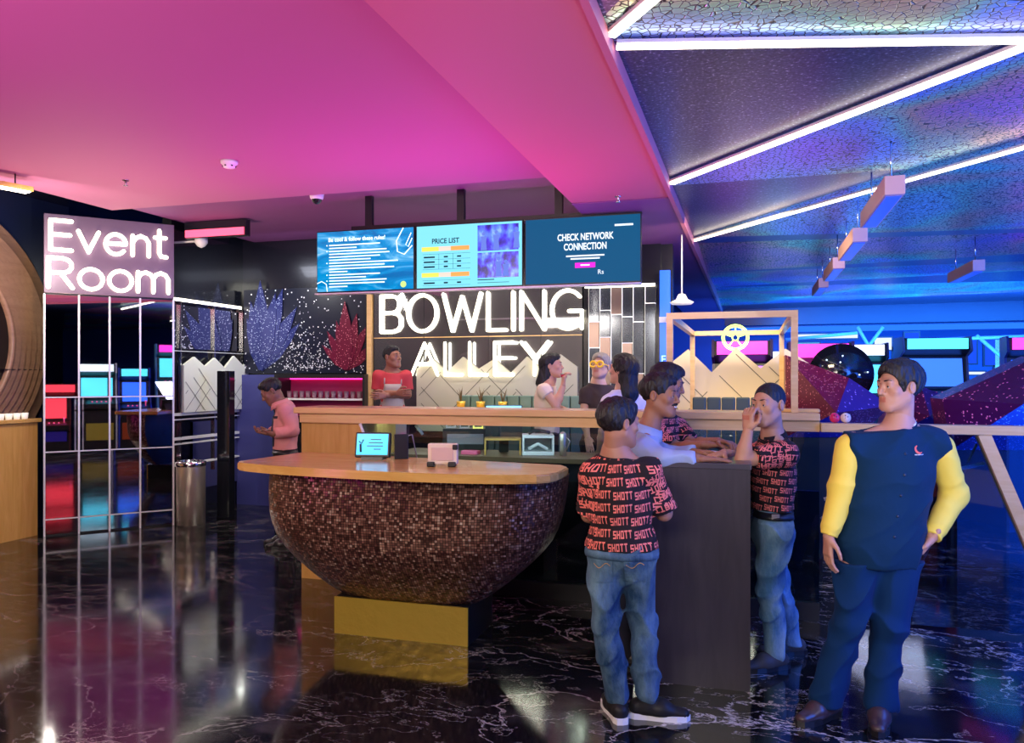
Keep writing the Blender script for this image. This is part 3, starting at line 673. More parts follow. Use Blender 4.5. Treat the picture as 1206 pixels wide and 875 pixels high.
# ============================================================ booth frame
X0, X1, Y0, Y1, ZB, ZT = -.545, .285, 5.66, 7.95, 1.386, 2.055
e = empty('booth_frame', (-.13, 5.66, 0), 0, 'open box frame of pale wood beams around the booth seat above the bar ledge', 'frame')
t_ = .022
def beam(a, b, name='beam', m=None, w_=t_):
    a = Vector(a)-Vector((-.13, 5.66, 0)); b = Vector(b)-Vector((-.13, 5.66, 0)); mb = MB()
    lo = [min(a[i], b[i])-w_ for i in range(3)]; hi = [max(a[i], b[i])+w_ for i in range(3)]
    mb.box(lo[0], hi[0], lo[1], hi[1], lo[2], hi[2]).build(name, m or M['oak_pale'], e)
beam((X0, Y0, ZT), (X1, Y0, ZT)); beam((X0, Y1, ZT), (X1, Y1, ZT)); beam((X0, Y0+.05, ZT), (X0, Y1-.05, ZT)); beam((X1, Y0+.05, ZT), (X1, Y1-.05, ZT))
beam((X0, Y0, ZB+.022), (X0, Y0, ZT-.045), 'post'); beam((X1, Y0, ZB+.022), (X1, Y0, ZT-.045), 'post')
beam((X0, Y1, .20), (X0, Y1, ZT-.045), 'post'); beam((X1, Y1, .20), (X1, Y1, ZT-.045), 'post')
o = MB().box(-.56, .30, 8.25, 8.30, .18, 1.30).build('seat_wall', M['oak_pale']); tag(o, 'low oak wall behind the booth seat', 'partition')
zz = zigzag('zigzag_panel', oriented((-.85, 8.3), (.55, 8.3)), 1.42, 1.05, 1.97, 3, M['creamwarm'], 'warm lit zigzag topped wall panel behind the pale wood booth frame', 11, .2)
def bench(name, x0, x1, y, z0, z1, m, n, label):
    e = empty(name, ((x0+x1)/2, y, z0), 0, label, 'bench'); w_ = (x1-x0)/n
    MB().box(-(x1-x0)/2, (x1-x0)/2, -.45, 0, 0, .42, bev=.02).build('seat', m, e)
    for i in range(n):
        c = -(x1-x0)/2+w_*(i+.5)
        MB().box(c-w_/2+.004, c+w_/2-.004, -.08, .06, .42, z1-z0, bev=.012, M=None).build('back_cushion', m, e)
    return e
bench('channel_back_bench', -.52, .26, 7.6, .18, 1.44, M['dgreen'], 6, 'dark green channel backed bench inside the pale wood booth frame')
bench('channel_back_bench', -3.05, -1.25, 8.15, .18, 1.43, M['teal'], 13, 'sage green channel backed bench under the neon letters')
# neon wheel sign
e = empty('neon_sign', on(866, 8.35, 2.03), 0, 'small round yellow green neon wheel above the warm zigzag panel', 'neon sign')
gm = mat('lime_neon', (.6, .9, .1), .4, emit=(.62, 1, .12), es=3)
for R_ in (.13, .11): MB().tube([(R_*math.cos(a*pi/14), 0, R_*math.sin(a*pi/14)) for a in range(28)], .006, close=True).build('rim', gm, e)
for a in range(5): MB().tube([(.03*math.cos(a*1.257+.3), 0, .03*math.sin(a*1.257+.3)), (.11*math.cos(a*1.257+.3), 0, .11*math.sin(a*1.257+.3))], .006).build('spoke', gm, e)
MB().tube([(.03*math.cos(a*pi/6), 0, .03*math.sin(a*pi/6)) for a in range(12)], .006, close=True).build('hub', gm, e)
# ============================================================ mirror wall with the big neon words
e = empty('mirror_wall', (-3.05, 8.6, 0), 0, 'large mirror wall in a pale wood edge behind the big neon words', 'mirror')
MB().box(-1.27, 1.27, -.02, .0, 1.2, 2.85).build('mirror_pane', M['mirror_halo'], e)
for x in (-1.32, ): MB().box(x-.03, x+.03, -.05, .01, .2, 2.62).build('edge_post', M['oak_pale'], e)
for x in (-.62, .18, .80): MB().box(x-.005, x+.005, -.024, -.019, 1.2, 2.85).build('joint', M['black'], e)
MB().box(-1.27, 1.27, -.024, -.019, 2.09, 2.10).build('joint', M['oak_pale'], e)
sg = empty('neon_sign', (0, 0, 0), 0, 'huge glowing white neon words BOWLING ALLEY on the mirror wall', 'neon sign')
I4 = Matrix.Identity(4)
def xat(px, Y): return on(px, Y, 0).x
neon_word('BOWLING', xat(446, 8.53)+.02, xat(687, 8.53)-.02, 2.165, .425, 8.55, sg, I4, M['neon'], .021, .20)
neon_word('ALLEY', xat(482, 8.48)+.02, xat(646, 8.48)-.01, 1.655, .365, 8.50, sg, I4, M['neon'], .020, .22)
zigzag('zigzag_panel', oriented((-3.75, 8.545), (-1.85, 8.545)), 1.92, 1.0, 1.90, 5, M['cream'], 'reflected pale cream zigzag panel, built solid behind the lower neon word', 21, .16)  # reflection in the mirror wall, modelled as a solid panel
mb_ = None
for i, (px, hts) in enumerate(((543, 1), (566, 0), (592, 1))):
    e = empty('potted_plant', on(px, 7.95, 1.30), 0, ['small grassy plant, leftmost of three below the neon word', 'small grassy plant, middle of three below the neon word', 'small grassy plant, rightmost of three below the neon word'][i], 'plant')
    MB().lathe([(0, 0), (.04, 0), (.05, .07), (0, .07)], n=12).build('pot', M['brass'], e)
    mb = MB(); r = random.Random(i)
    for k in range(9):
        a = r.uniform(0, 6.28); s = r.uniform(.02, .05); h = r.uniform(.10, .17)
        mb.tube([(0, 0, .06), (s*.5*math.cos(a), s*.5*math.sin(a), .06+h*.6), (s*math.cos(a), s*math.sin(a), .06+h)], .006, 5, rr=[.006, .005, .001])
    mb.build('leaves', mat('brownish_leaf', (.16, .12, .06), .6) if i == 0 else bpy.data.materials['brownish_leaf'], e)
o = MB().box(-3.70, -1.20, 7.76, 8.04, 1.26, 1.30).build('back_shelf', M['oak_pale']); tag(o, 'thin oak shelf under the neon letters carrying three small plants', 'shelf')
# staggered mirror strips at right of it
cols = [700, 713, 726, 739, 752, 766]; splits = [(.0, 380, 410), (.0, 367, 398), (0, 372, 430), (0, 375, 405, 427), (0, 381, 440), (0, 360)]
e = empty('mirror_strip_wall', (0, 0, 0), 0, 'staggered tall mirror strips with glowing white edges right of the neon words', 'mirror')
Y = 8.55; sm = mat('bronze_mirror', (.40, .30, .27), .30, .85); sm2 = mat('smoked_mirror', (.22, .25, .31), .12, .85)
MB().box(xat(694, Y), xat(778, Y), Y+.02, Y+.05, 1.0, 3.1).build('backing', M['night'], e)
edge = mat('lit_edge', (1, 1, 1), .3, emit=(1, .95, .92), es=.45)
for i, px in enumerate(cols):
    xa, xb = xat(px-6, Y), xat(px+6.2, Y); zs = [1.15]+[CH+(HY-q)/F*8.75 for q in sorted(splits[i][1:], reverse=True)]+[2.60]
    for j in range(len(zs)-1):
        MB().box(xa+.004, xb-.003, Y-.02-.012*((i+j) % 3), Y+.018, zs[j]+.005, zs[j+1]-.005).build('mirror_strip', sm if (i+j) % 3 == 1 else sm2, e)
        if j: MB().box(xa, xb, Y-.03, Y+.018, zs[j]-.005, zs[j]+.005).build('lit_edge', edge, e)
    MB().box(xa-.002, xa+.004, Y-.03, Y+.018, 1.15, 2.60).build('lit_edge', edge, e)
MB().box(xat(690, Y), xat(772, Y), Y-.06, Y-.03, 2.60, 2.63).build('top_light', M['neon'], e)
e = empty('blue_light_column', (0, 0, 0), 0, 'narrow glowing blue column with pale letter shapes left of the booth frame', 'light column')
bl = mat('blue_panel_lit', (.02, .1, .8), .3, emit=(.01, .10, .9), es=1.3)
xa, xb = xat(777, 8.4), xat(789, 8.4)
MB().box(xa, xb, 8.4, 8.46, .2, 2.75).build('lit_panel', bl, e); MB().box(xa-.005, xb+.005, 8.385, 8.40, 2.20, 2.26).build('white_band', M['white'], e)
MB().box(xa-.01, xb+.01, 8.36, 8.5, 0, .2).build('base', M['black'], e)
mb = MB(); 
for k, ch in enumerate('EXE'): mb.text('E' if k != 1 else 'B', xa+.012, 1.78-.10*k, .075, y=8.398)
mb.build('pale_letters', mat('cyan_lit', (.3, .8, 1), .3, emit=(.25, .75, 1), es=1.4), e)
e = empty('column_lamp', on(803, 8.1, 2.36), 0, 'round white lamp on a thin stem above the left of the booth frame', 'lamp')
MB().lathe([(0, 0), (.10, .0), (.12, .02), (.06, .05), (.035, .10), (0, .11)], n=20).build('shade', M['lampglass'], e); MB().tube([(0, 0, .1), (0, 0, .70)], .008).build('stem', M['white'], e)
# ============================================================ televisions
TVY = 6.80
def tv(px0, px1, label, fn):
    xa, xb = xat(px0, TVY), xat(px1, TVY); xc = (xa+xb)/2; W = xb-xa
    e = empty('television', (xc, TVY, 2.44), 0, label, 'television')
    MB().box(-W/2+.006, W/2-.006, 0, .05, 0, .60, bev=.004).build('casing', M['black'], e)
    fn(e, -W/2+.014, W/2-.014, .014, .588)
    return e
def em(name, c, s=1): return bpy.data.materials.get(name) or mat(name, tuple(q*.05 for q in c), .5, emit=c, es=s, spec=.15)
TW = em('screen_white', (.75, .95, 1), 1.4)
def tv1(e, x0, x1, z0, z1):
    m = mat('screen_blue_swirl', (0, .05, .15), .15, emit=(0, .3, .6), es=1.0); t = NT(m); v = t.coord((1, 1, 3.5))
    n = t.n('ShaderNodeTexNoise', Scale=2.4, Detail=5, Distortion=1.4); t.l(v, n.inputs['Vector'])
    t.l(t.ramp(n.outputs['Fac'], [(.35, (.0, .12, .32)), (.52, (.0, .24, .52)), (.62, (.10, .42, .68)), (.70, (.50, .68, .85))]), t.b.inputs['Emission Color'])
    MB().box(x0, x1, -.004, 0, z0, z1).build('screen', m, e); W = x1-x0
    mb = MB().text('Be cool & follow these rules!', x0+.12, z1-.095, .038, y=-.006, bold=.03, width=.60)
    r = random.Random(2); z = z1-.125; k = 0
    for L in (.55, .30, .62, .65, .55, .45, .74, .60, .70, .20, .55, .40, .62, .60, .20):
        mb.box(x0+.13, x0+.13+L*.98, -.006, -.005, z-.011, z); 
        if k in (0, 2, 6, 10, 12): mb.box(x0+.10, x0+.112, -.006, -.005, z-.011, z)
        z -= .0285; k += 1
    mb.build('rules_text', TW, e)
    mb = MB(); mb.tube([(x1-.10, -.007, z1), (x1-.17, -.007, z1-.12), (x1-.16, -.007, z1-.22), (x1-.09, -.007, z1-.25), (x1-.01, -.007, z1-.17)], .005, 6); mb.build('swirl_drawing', TW, e); mb = MB(); mb.tube([(x1-.02, -.007, z1-.05), (x1-.075, -.007, z1-.16), (x1-.05, -.007, z1-.18), (x1-.01, -.007, z1-.10)], .004, 6); mb.build('swirl_drawing', TW, e); mb = MB()
    mb.tube([(x0+.0, -.007, z0+.08), (x0+.05, -.007, z0+.10), (x0+.10, -.007, z0+.07), (x0+.11, -.007, z0+.0)], .004, 6)
    mb.build('swirl_drawing', TW, e)
    MB().lathe([(0, 0), (.03, 0)], n=20, M=Matrix.Translation((x1-.10, -.006, z0+.045)) @ Matrix.Rotation(pi/2, 4, 'X')).build('ball_picture', em('screen_lime', (.6, .9, .25), 1), e)
def tv2(e, x0, x1, z0, z1):
    MB().box(x0, x1, -.004, 0, z0, z1).build('screen', em('screen_cyan', (.22, .74, .92), .95), e)
    ink = em('screen_ink', (.0, .05, .10), .4)
    MB().text('PRICE LIST', x0+.15, z1-.165, .045, y=-.006, width=.27, bold=.03).build('heading', ink, e)
    MB().box(x0+.05, x0+.22, -.006, -.004, z1-.235, z1-.195).box(x0+.05, x0+.22, -.006, -.004, z1-.475, z1-.435).build('yellow_bar', em('screen_yellow', (.95, .75, .12), 1), e)
    MB().box(x0+.34, x0+.52, -.006, -.004, z1-.235, z1-.195).box(x0+.34, x0+.52, -.006, -.004, z1-.475, z1-.435).build('orange_bar', em('screen_orange', (1, .38, .10), 1), e)
    MB().box(x0+.22, x0+.34, -.006, -.004, z1-.235, z1-.195).box(x0+.22, x0+.34, -.006, -.004, z1-.475, z1-.435).build('pale_bar', em('screen_peach', (1, .65, .55), 1), e)
    mb = MB()
    for z in (-.29, -.335, -.38, -.53):
        for a, b in ((.07, .18), (.27, .31), (.40, .44)): mb.box(x0+a, x0+b, -.006, -.004, z1+z-.007, z1+z+.007)
    for z in (-.262, -.312, -.358, -.403, -.505, -.553): mb.box(x0+.06, x0+.53, -.006, -.004, z1+z-.001, z1+z+.001)
    for x in (.22, .36): mb.box(x0+x, x0+x+.002, -.006, -.004, z1-.403, z1-.262)
    mb.box(x0+.60, x0+.76, -.006, -.004, z1-.520, z1-.512).box(x0+.60, x0+.9, -.006, -.004, z1-.545, z1-.541)
    mb.build('price_table', ink, e)
    for (a, b), s in (((-.255, -.02), 3), ((-.50, -.27), 8)):
        m = mat('screen_photo', (0, 0, 0), .2, emit=(.02, .03, .7), es=.9); t = NT(m); v = t.coord((1, 1, .6)); n = t.n('ShaderNodeTexNoise', Scale=9 if s == 3 else 15, Detail=4); t.l(v, n.inputs['Vector'])
        t.l(t.ramp(n.outputs['Fac'], [(.38, (.01, .01, .20)), (.5, (.06, .04, .85)), (.62, (.12, .30, .95)), (.72, (.45, .70, 1))]), t.b.inputs['Emission Color'])
        MB().box(x0+.60, x1-.03, -.006, -.004, z1+a, z1+b).build('party_photo', m, e)
    for x, z, h in ((x0+.66, z1-.25, .15), (x0+.78, z1-.25, .16), (x0+.97, z1-.24, .17), (x0+.80, z1-.49, .16), (x0+.87, z1-.49, .13)):
        MB().sphere((x, -.008, z+h), .018, 10, (1, .1, 1)).prism([(x-.03, z), (x+.03, z), (x+.022, z+h*.5), (x+.03, z+h*.85), (x-.03, z+h*.85), (x-.02, z+h*.5)], -.008, -.006).build('tiny_figure', em('screen_light_blue', (.16, .25, .85), .8), e)
def tv3(e, x0, x1, z0, z1):
    MB().box(x0, x1, -.004, 0, z0, z1).build('screen', em('screen_teal_blue', (.0, .085, .21), .9), e)
    xc = (x0+x1)/2+.03
    mb = MB().text('CHECK NETWORK', xc, z1-.20, .058, y=-.006, align='CENTER', bold=.04, width=.50).text('CONNECTION', xc, z1-.285, .058, y=-.006, align='CENTER', bold=.04, width=.38)
    mb.box(xc-.17, xc+.17, -.006, -.005, z1-.345, z1-.332).box(xc-.13, xc+.13, -.006, -.005, z1-.370, z1-.357)
    mb.box(x1-.22, x1-.06, -.006, -.005, z1-.095, z1-.078).text('Rs', xc+.11, z0+.07, .04, y=-.006)
    mb.build('message_text', em('screen_pale', (.8, .9, 1), 1.1), e)
    MB().box(xc-.09, xc+.09, -.006, -.004, z0+.13, z0+.175, bev=.0015).build('magenta_button', em('screen_magenta', (.85, .02, .62), 1.1), e)
    MB().box(xc-.04, xc+.04, -.008, -.006, z0+.148, z0+.158).build('button_text', TW, e)
tv(372.5, 488.5, 'hanging screen, leftmost of three, blue with white rules text', tv1)
tv(489.5, 616.5, 'hanging screen, middle of three, cyan price list with party photos', tv2)
tv(617.5, 756, 'hanging screen, rightmost of three, dark blue network message', tv3)
e = empty('television_mount', (-2.4, 6.87, 0), 0, 'black ceiling mount with three poles carrying the screens', 'mount')
MB().box(-1.3, 1.5, 0, .05, 3.045, 3.085).build('rail', M['black'], e)
for px in (435.5, 543.5, 658.5):
    x = xat(px, 6.9)+2.4; MB().box(x-.035, x+.035, 0, .05, 3.085, 3.37 if x-2.4 < -1.45 else 3.37).build('pole', M['black'], e)
MB().box(-1.64, 1.50, -.10, .0, 2.425, 2.437).build('bottom_rail', M['white'], e)
# ============================================================ ceiling fittings
def ceil_pt(px, py, z):
    d = (z-CH)*F/(HY-py); return P(px, d, z=z)
def detector(px, py, z, label):
    e = empty('smoke_detector', ceil_pt(px, py-4, z), 0, label, 'smoke detector')
    MB().lathe([(0, 0), (.065, 0), (.065, -.018), (.05, -.03), (.042, -.05), (0, -.055)], n=24).build('housing', M['white'], e)
    for a in range(6): MB().box(-.006, .006, -.052, -.044, -.045, -.036, M=rotz(a*1.05)).build('vent', M['black'], e)
detector(270, 194, CZ, 'round white smoke detector on the pink ceiling')
def dome(px, py, z, label, s=1):
    e = empty('security_camera', ceil_pt(px, py, z), 0, label, 'camera')
    MB().lathe([(0, 0), (.06*s, 0), (.065*s, -.015), (.055*s, -.07*s), (.045*s, -.08*s)], n=24).build('housing', M['white'], e)
    MB().lathe([(.045*s, -.08*s), (.038*s, -.10*s), (.02*s, -.115*s), (0, -.12*s)], n=20).build('dome', M['blackgloss'], e)
dome(373, 224, CZ+.07, 'white dome security camera on the shaded purple ceiling left of the screens', 1.1)
e = empty('security_camera', P(237, 8.9, 286), 0, 'white dome security camera on the dark wall right of the neon pillar', 'camera')
MB().lathe([(0, .05), (.07, .05), (.07, .0), (.04, -.04), (0, -.06)], n=20).build('housing', M['white'], e)
MB().box(-.5, .0, -.012, .012, .01, .03).build('bracket', M['white'], e)
def sprinkler(px, py, z, label):
    e = empty('sprinkler', ceil_pt(px, py, z), 0, label, 'sprinkler')
    MB().lathe([(0, 0), (.03, 0), (.026, -.008), (.009, -.012), (.009, -.03), (0, -.03)], n=16).build('rose', M['chrome'], e)
    MB().lathe([(0, -.045), (.02, -.045), (.02, -.049), (0, -.049)], n=12).build('deflector', M['chrome'], e)
    for s in (-1, 1): MB().tube([(s*.006, 0, -.028), (s*.012, 0, -.038), (s*.003, 0, -.046)], .002, 5).build('yoke_arm', M['chrome'], e)
sprinkler(148, 212, CZ, 'small chrome sprinkler on the pink ceiling above the neon pillar')
sprinkler(728, 231, 3.07, 'small chrome sprinkler on the rose bulkhead above the right screen')
sprinkler(790, 316, 3.06, 'small far sprinkler on the bulkhead above the blue column')
wl = mat('peach_wood', (.72, .42, .34), .5)
for i, (px, py, pz, d1, lab) in enumerate(((1054, 212, 2.86, 0, 'wooden block ceiling lamp, nearest of the row on the right'), (1013, 272, 2.86, 0, 'wooden block ceiling lamp, second nearest of the row'), (988, 306, 2.86, 0, 'wooden block ceiling lamp, third of the row'), (970, 330, 2.86, 0, 'wooden block ceiling lamp, fourth and furthest of the row'), (1153, 309, 2.86, 0, 'dim block lamp far right on the blue ceiling'))):
    d = (pz-CH)*F/(HY-py); p = P(px, d, z=pz)
    e = empty('ceiling_block_lamp', p, 0, lab, 'lamp')
    MB().box(-.06, .06, 0, 1.15, -.09, .03, bev=.004).build('housing', wl, e)
    MB().box(-.045, .045, .05, 1.1, -.096, -.088).build('diffuser', mat('blue_diffuser', (.05, .1, .6), .4, emit=(.02, .08, .8), es=.6) if i == 0 else bpy.data.materials['blue_diffuser'], e)
    for y in (.15, 1.0): MB().tube([(0, y, .03), (0, y, .30)], .006).build('cable', M['chrome'], e)
# ============================================================ right side: rail, balls, crystals, machines
e = empty('glass_railing', (.6, 5.63, 0), 0, 'pale wood topped glass railing with slanted wood legs, right of the bar ledge', 'railing')
MB().box(-.155, 2.6, -.06, .06, 1.262, 1.32, bev=.006).build('top_rail', M['oak_pale'], e)
T = Matrix.Rotation(-.36, 4, 'Y')
def slant(x0, z0, x1, z1, w_, y0, y1, name, m):
    d = Vector((x1-x0, z1-z0)).normalized(); q = Vector((-d.y, d.x))*w_
    MB().prism([(x0-q.x, z0-q.y), (x0+q.x, z0+q.y), (x1+q.x, z1+q.y), (x1-q.x, z1-q.y)], y0, y1).build(name, m, e)
slant(.80, 1.27, 1.28, .02, .035, -.05, .05, 'slanted_leg', M['oak_pale'])
slant(2.50, 1.27, 2.0, .02, .035, -.05, .05, 'slanted_leg', M['oak_pale'])
MB().box(.02, 2.55, -.008, .0, .03, 1.27).build('glass', M['pane_dark'], e)
MB().tube([(-.13, .02, .81), (.82, .02, 1.08)], .012).build('white_bar', M['white'], e)
MB().tube([(-.15, -.03, .70), (.0, -.06, .50)], .012).build('white_bar', M['grey'], e)
MB().tube([(.30, .02, .03), (.78, .04, 1.20)], .008).build('cable', M['grey'], e)
for px, c, lab in ((983, (.75, .02, .12), 'red ball on the pale wood rail'), (996, (.85, .68, .60), 'cream ball on the pale wood rail next to the red one')):
    e = empty('bowling_ball', on(px, 5.66, 1.32+.034), 0, lab, 'ball')
    MB().sphere((0, 0, 0), .034, 24).build('ball_body', mat(lab.split()[0]+'_ball', c, .12, coat=.5), e)
    for a in range(3): MB().tube([(.010*math.cos(a*2.1), -.029, .009+.010*math.sin(a*2.1)), (.010*math.cos(a*2.1), -.033, .009+.010*math.sin(a*2.1))], .004).build('finger_hole', M['black'], e)
o = MB().box(-.26, .22, .0, .12, 1.386, 1.408, bev=.004).build('oak_board', M['oak_pale']); o.location = on(925, 5.70, 0); tag(o, 'short oak board lying on the bar ledge beside the frame post', 'board')
# faceted sequin crystals (pyramidal blocks)
def crystal(name, pts, depth, apex, Y, m1, m2, label):
    """outline in photo pixels standing at world depth Y, with a proud apex"""
    W = [on(px, Y, 0) for px, py in pts]; Q = []
    for (px, py), p in zip(pts, W):
        d = (p-Vector((0, 0, 0))).dot(FWD); Q.append(Vector((p.x, p.y, CH+(HY-py)/F*d)))
    px, py = apex; pa = on(px, Y-depth, 0); d = pa.dot(FWD); A = Vector((pa.x, pa.y, CH+(HY-py)/F*d))
    c = sum(Q, Vector())/len(Q); e = empty(name, c, 0, label, 'sculpture'); n = len(Q)
    for i in range(n):
        mb = MB(); a, b = Q[i]-c, Q[(i+1) % n]-c; bk = Vector((0, .5, 0)); ap = A-c
        mb.quad(a, b, ap).quad(b, a, a+bk, b+bk).quad(a, a+bk, ap*0+bk, ap).build('facet', m1 if i % 2 == 0 else m2, e) if False else mb.quad(a, b, ap).quad(b, a, a+bk, b+bk).build('facet', m1 if i % 2 == 0 else m2, e)
    zb = min(q.z for q in Q); xs = [q.x for q in Q]; hw = (max(xs)-min(xs))*.4
    MB().box(-hw, hw, .05, .45, -c.z, zb-c.z+.02).build('plinth', M['black'], e)
    return e
crystal('sequin_crystal', [(925, 418), (1000, 445), (1050, 478), (1010, 515), (925, 515)], .7, (985, 486), 7.6, M['seq_red'], M['seq_violet'], 'crimson and violet sequin covered faceted block right of the booth frame')
crystal('sequin_crystal', [(1045, 475), (1085, 455), (1125, 470), (1140, 520), (1040, 520)], .5, (1095, 490), 9.0, M['seq_purple'], M['seq_violet'], 'dark purple sequin faceted block behind the man in the navy vest')
crystal('sequin_crystal', [(1110, 470), (1225, 418), (1330, 460), (1300, 530), (1120, 530)], .7, (1205, 476), 7.6, M['seq_purple'], M['seq_blue'], 'blue and magenta sequin faceted block at the right edge')
e = empty('round_dark_disc', on(990, 9.5, 1.66), 0, 'large dark round disc with scattered lights above the crimson sequin block', 'disc')
MB().lathe([(0, -.05), (.30, -.04), (.34, 0), (.34, .05), (0, .05)], n=48, M=Matrix.Rotation(-pi/2, 4, 'X') @ Matrix.Rotation(pi, 4, 'X')).build('disc_body', M['blackgloss'], e)
MB().box(-.05, .05, .0, .05, -1.66, -.30).build('stand', M['black'], e)
r = random.Random(3)
for k in range(9):
    a = r.uniform(0, 6.28); q = r.uniform(.08, .31)
    MB().sphere((q*math.cos(a), -.055, q*math.sin(a)), .009, 8).build('small_light', em('pale_spot', (.6, .8, 1), 2), e)
# arcade machines
AM = {}
def arcade(loc, rz, label, c_body, c_screen, c_top, h=1.75, w_=.7, group=None):
    e = empty('arcade_machine', loc, rz, label, 'arcade machine', group)
    key = ''.join('%02d' % int(v*99) for v in c_body); mb_ = bpy.data.materials.get('cab_'+key) or mat('cab_'+key, c_body, .3)
    side = [(-.35, 0), (.30, 0), (.30, h), (-.20, h), (-.26, h-.22), (-.05, h-.30), (-.12, h-.80), (-.42, h-.90), (-.42, h-1.02), (-.35, h-1.06)]
    def em2(n, c, s):
        k = n+''.join('%02d' % int(v*99) for v in c); return bpy.data.materials.get(k) or mat(k, tuple(q*(.3 if s < .2 else 1) for q in c), .3, emit=c, es=s)
    for s in (-1, 1): MB().prism(side, s*w_/2-.015, s*w_/2+.015, axis='x').build('side_panel', mb_, e)
    inner = [(-.33, .05), (.28, .05), (.28, h-.02), (-.18, h-.02), (-.23, h-.2), (-.02, h-.30), (-.09, h-.80), (-.39, h-.90), (-.39, h-1.0), (-.33, h-1.05)]
    MB().prism(inner, -w_/2+.015, w_/2-.015, axis='x').build('body', M['black'], e)
    MB().box(-w_/2+.05, w_/2-.05, -.255, -.235, h-.19, h-.03).build('marquee', em2('marq', c_top, 1.3), e)
    MB().prism([(-.035, h-.33), (-.045, h-.33), (-.115, h-.76), (-.105, h-.76)], -w_/2+.07, w_/2-.07, axis='x').build('screen', em2('scr', c_screen, 1.3), e)
    MB().box(-w_/2+.06, w_/2-.06, -.345, -.333, .25, .62).build('front_art', em2('art', c_screen[::-1], .05), e)
    mb = MB()
    for k in range(4): mb.sphere((-.12+.09*k, -.27, h-.86), .02, 8)
    mb.tube([(-.22, -.26, h-.87), (-.22, -.27, h-.77)], .008).sphere((-.22, -.27, h-.76), .022, 8); mb.build('controls', em2('ctl', (1, .1, .3), .8), e)
    return e
cy, mg, bl_, rd, wh, yl = (.1, .75, 1), (1, .05, .6), (.03, .15, 1), (1, .05, .08), (.8, .9, 1), (1, .75, .1)
for x, y, rz, lab, b, s, t_, h in (
    (1.5, 13.2, 0, 'far arcade machine with a cyan screen behind the crimson block', (.02, .03, .1), cy, wh, 2.15),
    (2.7, 13.6, .1, 'far arcade machine with a cyan marquee behind the navy vest man', (.1, .15, .3), (.04, .16, .8), cy, 2.25),
    (3.9, 12.6, -.1, 'far arcade machine with magenta marquee right of the navy vest man', (.02, .02, .12), bl_, mg, 2.2),
    (5.3, 12.8, -.2, 'far arcade machine with cyan panel near the right edge', (.02, .04, .2), cy, bl_, 2.1),
    (6.7, 12.4, -.3, 'furthest right arcade machine in the blue hall', (.03, .03, .15), bl_, cy, 2.1),
    (.5, 14.5, 0, 'far arcade machine with pale cyan screen seen through the booth frame', (.4, .5, .6), cy, wh, 2.1)):
    arcade((x, y, 0), rz, lab, b, s, t_, h, .95)
arcade((.8, 10.2, 0), 0, 'arcade machine with magenta marquee seen through the booth frame', (.05, .02, .1), mg, mg, 2.05)
arcade((-.1, 10.4, 0), 0, 'arcade machine with violet screen seen at the left of the booth frame', (.05, .02, .1), (.5, .1, 1), mg, 2.1)
# machines behind the camera, seen in the mirror pillar
for x, y, rz, lab, b, s, t_, h in (
    (1.25, -.45, 4.04, 'dark arcade machine with red lights, leftmost in the mirror pillar', (.1, .02, .03), rd, rd, 1.5),
    (1.72, .15, 4.04, 'white arcade machine with a cyan screen reflected in the mirror pillar', (.7, .75, .8), cy, wh, 1.95),
    (2.15, .72, 4.04, 'blue arcade machine reflected in the mirror pillar', (.02, .05, .5), bl_, cy, 1.85),
    (2.65, 1.35, 4.04, 'tall magenta and cyan arcade machine, rightmost in the mirror pillar', (.1, .3, .6), cy, mg, 2.4)):
    arcade((x, y, 0), rz, lab, b, s, t_, h, .66)
# dark beam and lights across the far hall
struct('trim_2', MB().box(-.55, 9, 18.2, 18.5, 2.78, 3.25), M['navy'])
e = empty('far_light_strip', (4, 18.1, 2.66), 0, 'long blue light strip under the dark beam at the far end of the hall', 'light strip')
MB().box(-4.4, 5, 0, .1, -.02, .08).build('housing', M['navy'], e); MB().box(-4.4, 5, -.02, 0, -.05, .06).build('diffuser', em('far_blue', (.02, .16, .95), 1.0), e)
r = random.Random(9)
hl = [em('far_cyan', (.12, .65, .95), .9), em('far_white', (.75, .8, .95), .9), em('far_deep', (.01, .06, .6), .8), em('far_pink', (.95, .2, .7), 1.0)]
for k, (px0, px1, py0, py1, mi) in enumerate(((935, 965, 404, 420, 0), (1030, 1050, 398, 412, 1), (1052, 1062, 410, 425, 0), (1066, 1082, 392, 408, 2), (1088, 1120, 404, 428, 2), (1090, 1106, 430, 437, 3), (1122, 1150, 400, 428, 2), (1160, 1185, 398, 430, 2), (936, 1010, 394, 399, 1), (1095, 1160, 438, 441, 1), (1172, 1182, 400, 436, 0))):
    a, b = on(px0, 17.6, 0), on(px1, 17.6, 0); d = a.dot(FWD); z1 = CH+(HY-py0)/F*d; z0 = CH+(HY-py1)/F*d
    e = empty('wall_display', ((a.x+b.x)/2, 17.6, z0), 0, ['cyan', 'white', 'deep blue', 'pink'][mi]+' lit display on the far hall wall, number %d from the left' % (k+1), 'display')
    e['label'] = {0: 'pale cyan lit display on the far wall just right of the booth frame', 1: 'white lit display on the far wall left of the vest man\'s hair', 2: 'small cyan lit display on the far wall just above the vest man', 3: 'small deep blue display high on the far wall above the vest man', 4: 'deep blue square display on the far wall right of the vest man', 5: 'small pink glowing display on the far wall beside the vest man\'s head', 6: 'deep blue display on the far wall, second right of the vest man', 7: 'deep blue tall display near the right end of the far wall', 8: 'long flat white light panel high on the far wall', 9: 'thin white light line low on the far wall at the right', 10: 'narrow cyan upright light near the right end of the far wall'}[k]
    W = (b-a).x/2
    MB().box(-W-.03, W+.03, .0, .08, -.03, z1-z0+.03).build('casing', M['black'], e); MB().box(-W, W, -.01, 0, 0, z1-z0).build('lit_face', hl[mi], e)
e = empty('truss', (0, 0, 0), 0, 'pale metal truss and braces in the far blue hall', 'truss')
